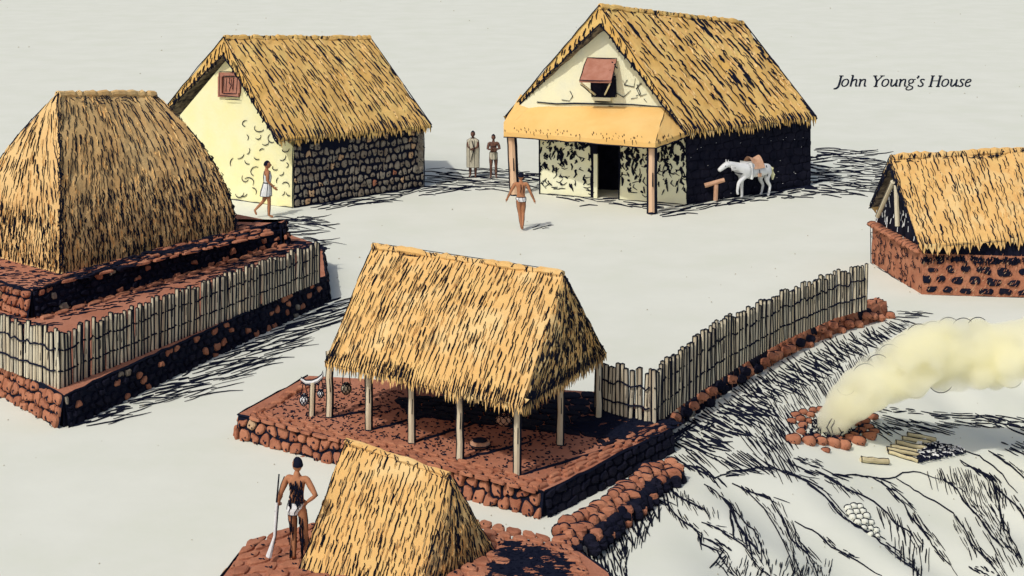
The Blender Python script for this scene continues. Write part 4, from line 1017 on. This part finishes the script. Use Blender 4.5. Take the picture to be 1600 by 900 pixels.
person(lab, G(771, 278), 1.56, math.pi + .1, dict(er=(.24, .1, 1.16), wr=(.02, .18, 1.14), el=(-.24, .1, 1.16), wl=(-.02, .19, 1.18)), SKIND,
       [('loincloth', [((0, 0, 1.03), .14, .11), ((0, 0, .97), .155, .125), ((0, 0, .86), .155, .13), ((0, 0, .74), .15, .13)], BEIGE)], grp='distant pair of people', strokes=[([V((-.12, .13, 1.25)), V((.1, .13, 1.25))], .02)])

# ---------------- horse
hd_ = (w0 - w1).normalized()            # faces left along the wall
hc0 = G(1176, 309)
hr_ = V((hd_.y, -hd_.x, 0))
if hr_.y > 0: hr_ = -hr_
Hh = lambda f, s, z: hc0 + hd_ * f + hr_ * s + V((0, 0, z))
J = [(0, 0, .98), (.45, 0, .98), (.74, 0, 1.12), (1.02, 0, 1.25), (1.20, 0, 1.26), (1.42, 0, 1.15), (1.56, 0, 1.08),     # 0 barrel,1 shoulder,2 neck,3,4 poll,5,6 muzzle
     (-.45, 0, 1.0), (-.72, 0, .95),                                                                # 7 rump 8
     (.48, .13, .78), (.78, .14, .62), (.84, .14, .33), (.80, .14, .22),                               # near fore, raised
     (.42, -.12, .75), (.40, -.12, .42), (.38, -.12, .08), (.43, -.12, .03),
     (-.62, .13, .78), (-.50, .14, .58), (-.68, .14, .36), (-.62, .14, .07), (-.55, .14, .03),
     (-.60, -.13, .78), (-.46, -.14, .58), (-.62, -.14, .36), (-.54, -.14, .07), (-.47, -.14, .03)]
RJ = [(.31, .28), (.30, .27), (.20, .15), (.15, .11), (.125, .10), (.09, .085), (.07, .065), (.31, .27), (.16, .15), .11, .065, .045, .05, .11, .062, .045, .055, .15, .09, .055, .04, .055, .15, .09, .055, .04, .055]
E = [(0, 1), (1, 2), (2, 3), (3, 4), (4, 5), (5, 6), (0, 7), (7, 8), (1, 9), (9, 10), (10, 11), (11, 12), (1, 13), (13, 14), (14, 15), (15, 16), (7, 17), (17, 18), (18, 19), (19, 20), (20, 21), (7, 22), (22, 23), (23, 24), (24, 25), (25, 26)]
vs, fs = skin([V(p) for p in J], E, RJ)
hs_ = thing('horse', 'white saddled horse with one foreleg raised in front of the shade-black wall', 'horse', hc0)
m = MB(); m.raw([Hh(*v) for v in vs], fs, 0)
for sx in (-.05, .05): tube(m, [Hh(1.17, sx, 1.30), Hh(1.17, sx * 1.2, 1.42)], [.03, .008], 0, 6)
for pl in [[(.35, .24, 1.1), (.55, .2, .95), (.7, .16, .9), (.95, .1, .98)], [(1.33, .10, 1.24), (1.35, .10, 1.22)], [(-.4, .25, 1.1), (-.45, .26, .85), (-.5, .2, .7)], [(.9, .14, 1.14), (1.1, .12, 1.14)]]:
    stroke(m, [Hh(*p) for p in pl], .022, 1)
m.build('body', [WHITE, INK], hs_, smooth=True)
m = MB()
for k in range(12):
    f = .55 + .55 * k / 12; stroke(m, [Hh(f, .0, 1.24 + .12 * k / 12), Hh(f + .02, .12, 1.2), Hh(f + .04, .17, 1.06)], .018, 0)
m.build('mane', [WHITE], hs_)
m = MB(); tube(m, [Hh(-.74, 0, 1.0), Hh(-.88, .02, .9), Hh(-.92, .03, .7), Hh(-.9, .03, .52)], [.04, .07, .08, .02], 0, 7); m.build('tail', [CREAM], hs_)
m = MB()
P = Patch(None, None, None, None, fn=lambda u, v: Hh(-.28 + .5 * u, (v - .5) * .66, 1.02 + .31 * math.sin(math.pi * v) + .09 * abs(u - .5) * 2 * math.sin(math.pi * v) + .02), out=V((0, 0, 1)))
grid(m, P, 8, 10, 0, 0); so2 = m.build('saddle', [GOURD], hs_)
m = MB(); boxm(m, Hh(-.02, .33, .82), hd_ * .07, hr_ * .015, V((0, 0, .06)), 0); tube(m, [Hh(-.02, .32, 1.0), Hh(-.02, .34, .86)], .012, 1, 5); m.build('stirrup', [GOURD, INK], so2)
hb = G(1118, 316); t = thing('hitching_post', 'brown wooden post with a slanting board in front of the horse', 'post', hb)
m = MB(); dd = hb.y; tube(m, [D(1118, 313, dd), D(1119, 288, dd)], .075, 0, 8); m.build('post', [GOURD], t)
m = MB(); tube(m, [D(1101, 290, dd), D(1132, 281, dd)], [.08, .07], 0, 8); m.build('board', [GOURD], t)

# ================================================================ lettering (upright dark letters standing on the far ground)
GL = {  # strokes on a 1-unit cap height grid, (points, width)
 'J': (.42, [([(.18, 1), (.46, 1)], .045), ([(.32, 1), (.32, .15), (.27, -.08), (.15, -.2), (.02, -.2)], .10), ([(.03, -.17), (.06, -.2)], .07)]),
 'o': (.56, [([(.28, .68), (.12, .6), (.05, .38), (.08, .12), (.22, 0), (.38, .06), (.48, .28), (.46, .54), (.36, .66), (.28, .68)], .075)]),
 'h': (.58, [([(.0, 1.04), (.14, 1.06)], .045), ([(.12, 1.05), (.12, 0)], .09), ([(.12, .45), (.26, .64), (.38, .68), (.44, .6), (.44, .12), (.49, .02), (.58, .06)], .08)]),
 'n': (.58, [([(.0, .62), (.13, .68)], .045), ([(.12, .67), (.12, 0)], .09), ([(.12, .45), (.26, .64), (.38, .68), (.44, .6), (.44, .12), (.49, .02), (.58, .06)], .08)]),
 'Y': (.66, [([(.0, 1), (.28, 1)], .045), ([(.48, 1), (.76, 1)], .045), ([(.13, .99), (.34, .46)], .10), ([(.62, .99), (.34, .46)], .06), ([(.34, .48), (.34, 0)], .10), ([(.20, 0), (.48, 0)], .045)]),
 'u': (.58, [([(.0, .63), (.10, .67)], .045), ([(.10, .66), (.10, .15), (.17, .02), (.28, .04), (.42, .28)], .085), ([(.44, .66), (.44, .1), (.50, .02), (.58, .06)], .09)]),
 'g': (.52, [([(.24, .68), (.12, .62), (.08, .46), (.14, .32), (.26, .28), (.38, .36), (.40, .52), (.34, .65), (.24, .68)], .07), ([(.36, .64), (.52, .66)], .06), ([(.18, .30), (.12, .16), (.26, .06), (.42, .0), (.46, -.12), (.38, -.26), (.2, -.32), (.04, -.26), (.02, -.12), (.14, .02)], .07)]),
 "'": (.24, [([(.12, 1.02), (.15, .9), (.07, .76)], .09)]),
 's': (.42, [([(.36, .58), (.28, .68), (.14, .66), (.10, .52), (.20, .38), (.32, .26), (.33, .1), (.22, 0), (.08, .02), (.0, .12)], .08)]),
 'H': (.80, [([(.0, 1), (.26, 1)], .045), ([(.0, 0), (.26, 0)], .045), ([(.50, 1), (.76, 1)], .045), ([(.50, 0), (.76, 0)], .045), ([(.13, 1), (.13, 0)], .10), ([(.63, 1), (.63, 0)], .10), ([(.13, .52), (.63, .52)], .055)]),
 'e': (.48, [([(.08, .34), (.26, .38), (.38, .48), (.36, .63), (.26, .68), (.12, .58), (.06, .32), (.10, .08), (.22, 0), (.34, .04), (.42, .14)], .075)]),
 ' ': (.30, [])}
m = MB(); dl = F * H / (135.5 + HY); x = 1303.0; cap = 17.5; sc = cap * dl / F
adv = sum(GL[c][0] for c in "John Young's House"); kx = (1517 - 1303) / (adv * cap)
base = D(0, 135.5, dl).z
cx_ = D(1303, 135.5, dl).x
for ch in "John Young's House":
    w_, ss = GL[ch]
    for pl, wd in ss:
        # smooth
        P_ = [V((a * kx * sc + b * sc * .24, b * sc)) for a, b in pl]
        if len(P_) > 2:
            for _ in range(2):
                q = [P_[0]]
                for a, b in zip(P_[:-1], P_[1:]): q += [a.lerp(b, .25), a.lerp(b, .75)]
                q.append(P_[-1]); P_ = q
        hwid = wd * sc * .92; n = len(P_); L_, R_ = [], []
        for i in range(n):
            t = (P_[min(n - 1, i + 1)] - P_[max(0, i - 1)]).normalized(); nn = V((-t.y, t.x)); k = hwid * (.55 + .45 * abs(t.y)) if wd > .05 else hwid
            L_.append(P_[i] + nn * k); R_.append(P_[i] - nn * k)
        w3 = lambda p, yy: V(((cx_ + p.x) * (1 + p.y / H), dl + p.y * (dl / H), .006))
        for i in range(n - 1):
            a, b, c, d = L_[i], L_[i + 1], R_[i + 1], R_[i]
            prism(m, [w3(a, 0), w3(d, 0), w3(c, 0), w3(b, 0)], V((0, 0, .01 + .002 * (i % 2))), 0)
    cx_ += w_ * kx * sc
lo = m.build('lettering', [INK]); tag(lo, 'small dark italic serif lettering on the pale ground at upper right', 'lettering')
# ================================================================ ink strokes: cast shade drawn on the ground, and rock scoring
GAP = .95
def hatch(name, label, items, cat='shade_hatching'):
    m = MB()
    for it in items: it(m)
    o = m.build(name, [INK]); o['kind'] = 'stuff'; tag(o, label, cat); return o
def hq(quad, n, ang, L, w, jit=6, curve=.1, bias=None):
    """n strokes inside the pixel quad, direction ang (deg, image plane), length L px, width w px"""
    def f(m):
        for _ in range(int(n * 3)):
            u, v = R(), (R() if bias is None else R() ** bias)
            x = (quad[0][0] * (1 - u) + quad[1][0] * u) * (1 - v) + (quad[3][0] * (1 - u) + quad[2][0] * u) * v
            y = (quad[0][1] * (1 - u) + quad[1][1] * u) * (1 - v) + (quad[3][1] * (1 - u) + quad[2][1] * u) * v
            a = math.radians(ang + U(-jit, jit) * .55); gp_ = w * GAP; ca, sa = math.cos(a), math.sin(a)
            ck = m.__dict__.setdefault('cache', {}); bx, by = int(x // 24), int(y // 24); bad = False
            for aa in (bx - 2, bx - 1, bx, bx + 1, bx + 2):
                for bb in (by - 1, by, by + 1):
                    for (x_, y_) in ck.get((aa, bb), ()):
                        dx_, dy_ = x_ - x, y_ - y
                        if ((dx_ * ca + dy_ * sa) / (L * .62)) ** 2 + ((dy_ * ca - dx_ * sa) / gp_) ** 2 < 1: bad = True
            if bad: continue
            ck.setdefault((bx, by), []).append((x, y))
            l = L * U(.4, 1.3); k = 4 if l > 12 else 2; cv = U(-curve, curve) * 1.5
            pts = []
            for i in range(k + 1):
                s = i / k; aa = a + cv * s
                p = GH(x + math.cos(a) * l * s + U(-.5, .5), y + math.sin(a + cv * s) * l * s + U(-.5, .5), .015); pts.append(p)
            stroke(m, pts, w * .35 * U(.6, 1.3) * pts[0].y / F, 0)
    return f
def ln(pts, w=2, jit=1.2):
    def f(m):
        q = []
        for a, b in zip(pts[:-1], pts[1:]):
            n = max(1, int(math.hypot(b[0] - a[0], b[1] - a[1]) / 9))
            for i in range(n): q.append(GH(a[0] + (b[0] - a[0]) * i / n + U(-jit, jit), a[1] + (b[1] - a[1]) * i / n + U(-jit, jit), .015))
        q.append(GH(*pts[-1], .015)); stroke(m, q, w * .5 * q[0].y / F, 0)
    return f
def band(pts, wd, dens, L=22, w=2, dang=0):
    def f(m):
        for a, b in zip(pts[:-1], pts[1:]):
            le = math.hypot(b[0] - a[0], b[1] - a[1]); ang = math.degrees(math.atan2(b[1] - a[1], b[0] - a[0])) + dang
            hq([(a[0] - wd * .3, a[1]), (b[0] - wd * .3, b[1]), (b[0] + wd, b[1]), (a[0] + wd, a[1])], int(le * dens / 10), ang, L, w, 12)(m)
    return f
# cast shade hatched in ink: left terrace, houses, people, platform
hatch('shade_hatching', 'sparse drawn shade hatching along the foot of the left lava terrace', [
    hq([(108, 668), (520, 470), (545, 478), (170, 664)], 420, -14, 62, 2.5, 5), hq([(200, 632), (510, 478), (520, 496), (300, 628)], 170, -16, 70, 1.8, 5),
    hq([(100, 672), (300, 575), (310, 590), (120, 668)], 110, -18, 30, 4, 8), hq([(300, 575), (510, 472), (512, 480), (300, 590)], 110, -18, 30, 4, 8),
    hq([(380, 352), (455, 352), (500, 380), (440, 372)], 60, 2, 45, 1.8, 4), hq([(400, 343), (470, 341), (500, 352), (420, 352)], 16, 0, 40, 1.6, 4)])
hatch('shade_hatching', 'drawn shade hatching on the ground between the two thatched houses at the top', [
    hq([(470, 322), (660, 290), (700, 300), (500, 330)], 170, -8, 48, 2.2, 4), hq([(660, 262), (780, 262), (770, 296), (655, 300)], 190, 1, 44, 2.0, 4), hq([(680, 268), (790, 262), (850, 290), (730, 290)], 110, 3, 40, 2.4, 5), hq([(735, 272), (800, 272), (800, 282), (735, 282)], 50, 3, 30, 4, 5),
    hq([(425, 338), (500, 340), (505, 352), (430, 350)], 14, 1, 38, 1.8, 4)])
hatch('shade_hatching', 'drawn shade hatching around the porch house and its side wall', [
    hq([(1025, 328), (1240, 292), (1250, 302), (1030, 340)], 330, -9, 38, 3.0, 5), hq([(1240, 248), (1275, 232), (1290, 300), (1200, 312)], 210, 2, 34, 3.0, 8),
    hq([(1268, 232), (1350, 234), (1385, 300), (1230, 308)], 330, 2, 42, 2.0, 5), hq([(1290, 240), (1370, 250), (1392, 290), (1320, 300)], 120, 3, 34, 1.8, 5),
    hq([(850, 300), (1010, 318), (1012, 326), (850, 306)], 90, 6, 34, 2.6, 5), hq([(840, 288), (875, 294), (870, 304), (845, 300)], 40, 10, 20, 4, 12), hq([(822, 356), (850, 352), (852, 356), (828, 362)], 16, -12, 26, 2.4, 6), hq([(805, 270), (842, 272), (840, 282), (806, 280)], 26, 2, 26, 2.4, 6), ln([(905, 322), (920, 320), (934, 321)], 2)])
hatch('shade_hatching', 'drawn shade hatching along the shade-black right side of the pavilion platform', [
    hq([(852, 806), (1058, 676), (1064, 682), (862, 806)], 330, -28, 26, 3.2, 10), hq([(900, 770), (1050, 684), (1054, 690), (910, 772)], 60, -35, 30, 2, 10)], 'shade_hatching')
Z = lambda pts: [(1100 + x / 3.2, 640 + y / 3.2) for x, y in pts]
L2 = Z([(0, 370), (60, 410), (130, 470), (200, 560), (250, 600), (300, 720), (330, 800)]); L1 = Z([(90, 440), (130, 480), (160, 560), (220, 650), (280, 720)])
L3 = Z([(140, 370), (230, 410), (330, 440), (400, 560), (440, 650), (520, 720), (570, 830)]); L3b = Z([(190, 380), (300, 490), (370, 600), (400, 660), (440, 760), (470, 830)])
L4 = Z([(450, 560), (570, 620), (640, 690), (740, 740), (830, 800), (890, 830)]); L5 = Z([(350, 290), (500, 350), (580, 410), (640, 480), (700, 540), (780, 590), (860, 640), (940, 710), (1010, 770), (1080, 825)])
L6 = Z([(600, 330), (680, 380), (750, 410), (850, 460), (920, 520), (960, 570), (1040, 620), (1080, 700)]); L7 = Z([(870, 350), (930, 400), (1000, 470), (1040, 540), (1110, 620), (1160, 700), (1200, 760)])
L8 = Z([(960, 340), (1000, 370), (1100, 430), (1180, 470), (1250, 520), (1310, 610), (1340, 670), (1420, 750), (1480, 830)]); L9 = Z([(1190, 345), (1270, 400), (1310, 470), (1380, 540), (1430, 620), (1500, 690)])
L10 = Z([(1350, 290), (1420, 330), (1470, 400), (1520, 440), (1580, 500), (1640, 580)]); L11 = Z([(1420, 205), (1480, 240), (1560, 300), (1640, 380)]); L12 = Z([(1280, 255), (1350, 290), (1440, 340), (1480, 480), (1500, 590), (1560, 680), (1590, 780)])
L13 = Z([(110, 312), (200, 300), (280, 290), (340, 290)]); L14 = Z([(640, 325), (760, 325), (880, 345), (960, 340), (990, 315), (1050, 308), (1110, 325), (1190, 350)])
L15 = [(1058, 726), (1080, 728), (1100, 738), (1115, 748), (1128, 742)]; L16 = [(1045, 760), (1062, 778), (1090, 790), (1105, 800)]
L17 = Z([(0, 640), (60, 670), (100, 700), (60, 760), (110, 810)]); L18 = [(1010, 775), (1040, 785), (1062, 810), (1090, 830), (1095, 850), (1120, 860), (1140, 890), (1150, 905)]; L19 = [(1095, 815), (1120, 825), (1160, 850), (1190, 890), (1210, 905)]
items = [ln(l, w) for l, w in ((L2, 2), (L1, 4), (L3, 2.4), (L3b, 2), (L4, 2.2), (L5, 2.4), (L6, 2.4), (L7, 2.2), (L8, 2), (L9, 2.4), (L10, 2.4), (L11, 2.2), (L12, 2.2), (L13, 2), (L14, 1.8), (L15, 2.5), (L16, 2.5), (L17, 2), (L18, 2.4), (L19, 2))]
items += [band(L2, 8, 1.4, 16, 2, 20), band(L17, 14, 2.4, 18, 2.6, 10), band(L14[:3], 8, 2.4, 26, 2.2, 12), band(L3b, 10, 1.6, 22, 2, 4), band(L6[:3], 14, 1.8, 22, 2.2, 15), band(L16, 22, 2, 16, 2, 40), band(L13, 8, 2.5, 26, 2.2, 20)]
items += [band(L1, 16, 3.6, 24, 3.4, 14), band(L3, 14, 2.6, 26, 2.2, 8), band(L4[1:4], 12, 2.6, 16, 2.4), band(L5[3:9], 12, 2.0, 18, 2.4), band(L5[:4], 12, 3, 30, 2.4), band(L6[3:], 16, 2.4, 30, 2.4, 28), band(L7, 12, 2.2, 26, 2.2), band(L8[4:], 14, 1.7, 30, 2.0, 5), band(L9, 10, 1.8, 18, 2.4), band(L10, 14, 2.4, 22, 2.6, 18), band(L12[1:5], 12, 1.4, 20, 2.2, 10), band(L18, 14, 2.2, 18, 2.6, 10), band(L19, 10, 1.2, 16, 2), band(L15, 14, 3.0, 18, 3.4, 15), band(L16, 12, 2.0, 16, 2.6),
          band(Z([(1230, 540), (1300, 640), (1330, 700)]), 18, 2.4, 26, 2.0, 8), band(Z([(960, 600), (1010, 720), (1040, 800)]), 26, 2.4, 30, 2.6, 20), band(Z([(1330, 780), (1420, 830)]), 20, 4, 12, 3), band(L11, 9, 1.0, 22, 2)]
# the steep fall under the retaining wall
items += [hq([(1050, 690), (1160, 615), (1190, 640), (1100, 700)], 260, 20, 34, 3.4, 26), hq([(1110, 640), (1250, 560), (1260, 585), (1150, 650)], 260, 28, 36, 3.0, 22), hq([(1240, 560), (1390, 500), (1400, 512), (1262, 580)], 150, 30, 34, 2.4, 16),
          hq([(1130, 625), (1185, 600), (1215, 700), (1150, 680)], 250, 48, 44, 3.0, 14), hq([(1160, 640), (1210, 640), (1240, 720), (1190, 715)], 130, 58, 44, 3.0, 12), hq([(1190, 705), (1240, 715), (1330, 745), (1290, 752)], 110, 24, 40, 3.0, 8), hq([(1190, 590), (1250, 565), (1290, 600), (1210, 650)], 90, 58, 34, 2.2, 10),
          hq([(1250, 560), (1330, 530), (1350, 560), (1290, 600)], 60, 62, 34, 2.0, 10), hq([(1330, 525), (1352, 520), (1362, 570), (1345, 570)], 22, 72, 34, 2.2, 8), hq([(1130, 700), (1180, 705), (1200, 728), (1140, 725)], 120, 34, 40, 2.8, 10), hq([(1085, 700), (1140, 715), (1190, 735), (1110, 715)], 40, 32, 30, 2.6, 10),
          hq([(1030, 690), (1110, 655), (1120, 668), (1040, 696)], 90, -24, 26, 3, 10), hq([(1195, 640), (1235, 640), (1240, 672), (1215, 690)], 70, 55, 26, 2.6, 14), hq([(1390, 486), (1440, 484), (1430, 494), (1395, 500)], 26, 2, 34, 2, 8), hq([(1380, 500), (1420, 498), (1425, 512), (1385, 512)], 16, 22, 26, 1.6, 6)]
for q_, an_ in zip(range(6), (30, 30, 38, 42, 48, 55)):
    ft_ = [(1036, 690), (1066, 676), (1106, 646), (1166, 606), (1230, 569), (1304, 534), (1388, 508)]
    a_, b_ = ft_[q_], ft_[q_ + 1]
    items += [hq([(a_[0] - 6, a_[1] - 8), (b_[0] - 6, b_[1] - 8), (b_[0] + 10, b_[1] + 12), (a_[0] + 12, a_[1] + 14)], 90, an_, 24, 3.2, 16), hq([(a_[0], a_[1] + 8), (b_[0], b_[1] + 8), (b_[0] + 20, b_[1] + 26), (a_[0] + 24, a_[1] + 34)], 90, an_ + 8, 34, 2.8, 12)]
# right of the fire pit
items += [hq([(1375, 648), (1460, 660), (1480, 676), (1380, 668)], 80, 14, 36, 2.2, 8), hq([(1430, 640), (1600, 652), (1640, 668), (1470, 664)], 90, 9, 40, 2.0, 6), hq([(1520, 645), (1600, 655), (1600, 672), (1570, 668)], 45, 24, 30, 2.6, 8), hq([(1355, 634), (1420, 638), (1420, 646), (1360, 642)], 24, 3, 22, 2.0, 8), hq([(1355, 660), (1375, 655), (1390, 676), (1372, 678)], 40, 28, 24, 2.4, 8),
          hq([(1560, 690), (1600, 688), (1600, 706), (1570, 704)], 26, 24, 24, 2.4, 8), hq([(1320, 650), (1350, 640), (1352, 655), (1330, 668)], 26, -38, 16, 2, 14), ln([(1500, 700), (1530, 712), (1560, 735), (1590, 770)], 2), ln([(1500, 722), (1525, 735), (1545, 745)], 1.4), hq([(1238, 712), (1275, 716), (1280, 726), (1242, 722)], 14, 24, 12, 1.6, 8)]
# under the boulder wall
items += [hq([(905, 862), (1045, 745), (1058, 755), (950, 880)], 330, 75, 26, 4.0, 25), hq([(960, 850), (1030, 780), (1035, 790), (975, 870)], 60, 100, 26, 2.2, 14), hq([(950, 880), (975, 868), (985, 910), (960, 910)], 60, 80, 20, 3, 20)]
# dark ink feathers near the bottom
items += [hq([(1130, 880), (1300, 885), (1300, 905), (1130, 905)], 40, -75, 16, 1.8, 16), hq([(1440, 735), (1500, 725), (1560, 760), (1540, 775)], 50, 72, 24, 1.8, 14), hq([(1500, 760), (1560, 790), (1600, 880), (1560, 880)], 60, 62, 26, 2.2, 14)]
hatch('rock_scoring', 'dark ink hatching and cracks streaking the pale rocky slope at lower right', items, 'rock cracks')  # drawn ink strokes laid over the slope
# little heap of pale rounded stones on the slope
for i, (x, y, q) in enumerate([(1325, 796, 6), (1334, 793, 6), (1343, 794, 6), (1328, 803, 6), (1338, 802, 6), (1348, 801, 6), (1332, 810, 6), (1343, 810, 6), (1354, 808, 6), (1340, 818, 6), (1351, 817, 6), (1361, 818, 5), (1350, 826, 5), (1360, 827, 5), (1369, 830, 5), (1360, 836, 5), (1371, 838, 4)]):
    if i == 0: rp = thing('stone_heap', 'small heap of pale rounded stones on the slope below the fire pit', 'stone heap', GH(1340, 815)); 
    p = GH(x, y); k = p.y / F; m = MB(); boulder(m, p + V((0, 0, q * k * .3)), q * k, q * k, q * k * .85, 0, 1, .014); m.build('stone', [GROUNDM, INK], rp, smooth=True)
# specks of grit
m = MB()
for _ in range(260):
    x, y = U(0, 1600), U(0, 900); p = GH(x, y, .01); q = U(.5, 1.3) * p.y / F
    m.raw([p + V((-q, -q * 2, 0)), p + V((q, -q, 0)), p + V((q * .6, q * 2, 0)), p + V((-q * .5, q, 0)), p + V((0, 0, q))], [(0, 1, 4), (1, 2, 4), (2, 3, 4), (3, 0, 4)], 0)
o = m.build('grit', [SPECK]); o['kind'] = 'stuff'; tag(o, 'tiny tan specks of grit scattered over the pale ground', 'grit')

# ================================================================ light and camera
sc_ = bpy.context.scene
wd = bpy.data.worlds.new('World'); sc_.world = wd; wd.use_nodes = True; nt = wd.node_tree
bg = nt.nodes['Background']; sky = nt.nodes.new('ShaderNodeTexSky'); sky.sky_type = 'NISHITA'; sky.sun_disc = False
AZ = math.radians(218); EL = math.radians(50)       # sun stands front-left of the camera
sd = V((math.sin(AZ) * math.cos(EL), math.cos(AZ) * math.cos(EL), math.sin(EL)))
sky.sun_elevation = EL; sky.sun_rotation = AZ; sky.air_density = 1.0; sky.dust_density = 3.5; sky.ozone_density = .6
nt.links.new(sky.outputs['Color'], bg.inputs['Color']); bg.inputs['Strength'].default_value = .12
sl_ = bpy.data.lights.new('sun', 'SUN'); sl_.energy = 2.3; sl_.angle = math.radians(1.2); sl_.color = (1, .97, .90)
so_ = bpy.data.objects.new('sun', sl_); C.objects.link(so_); so_.rotation_euler = (-sd).to_track_quat('-Z', 'Y').to_euler()
cam = bpy.data.cameras.new('camera'); co = bpy.data.objects.new('camera', cam); C.objects.link(co)
co.location = (0, 0, H); co.rotation_euler = (math.pi / 2, 0, 0); cam.sensor_width = 36; cam.lens = 36 * F / 1600
cam.shift_y = -(450 + HY) / 1600; cam.clip_end = 20000; sc_.camera = co
sc_.render.engine = 'CYCLES'; sc_.cycles.volume_bounces = 24; sc_.cycles.max_bounces = 24
sc_.view_settings.view_transform = 'Standard'; sc_.view_settings.look = 'None'; sc_.view_settings.gamma = 1; sc_.view_settings.exposure = -.13
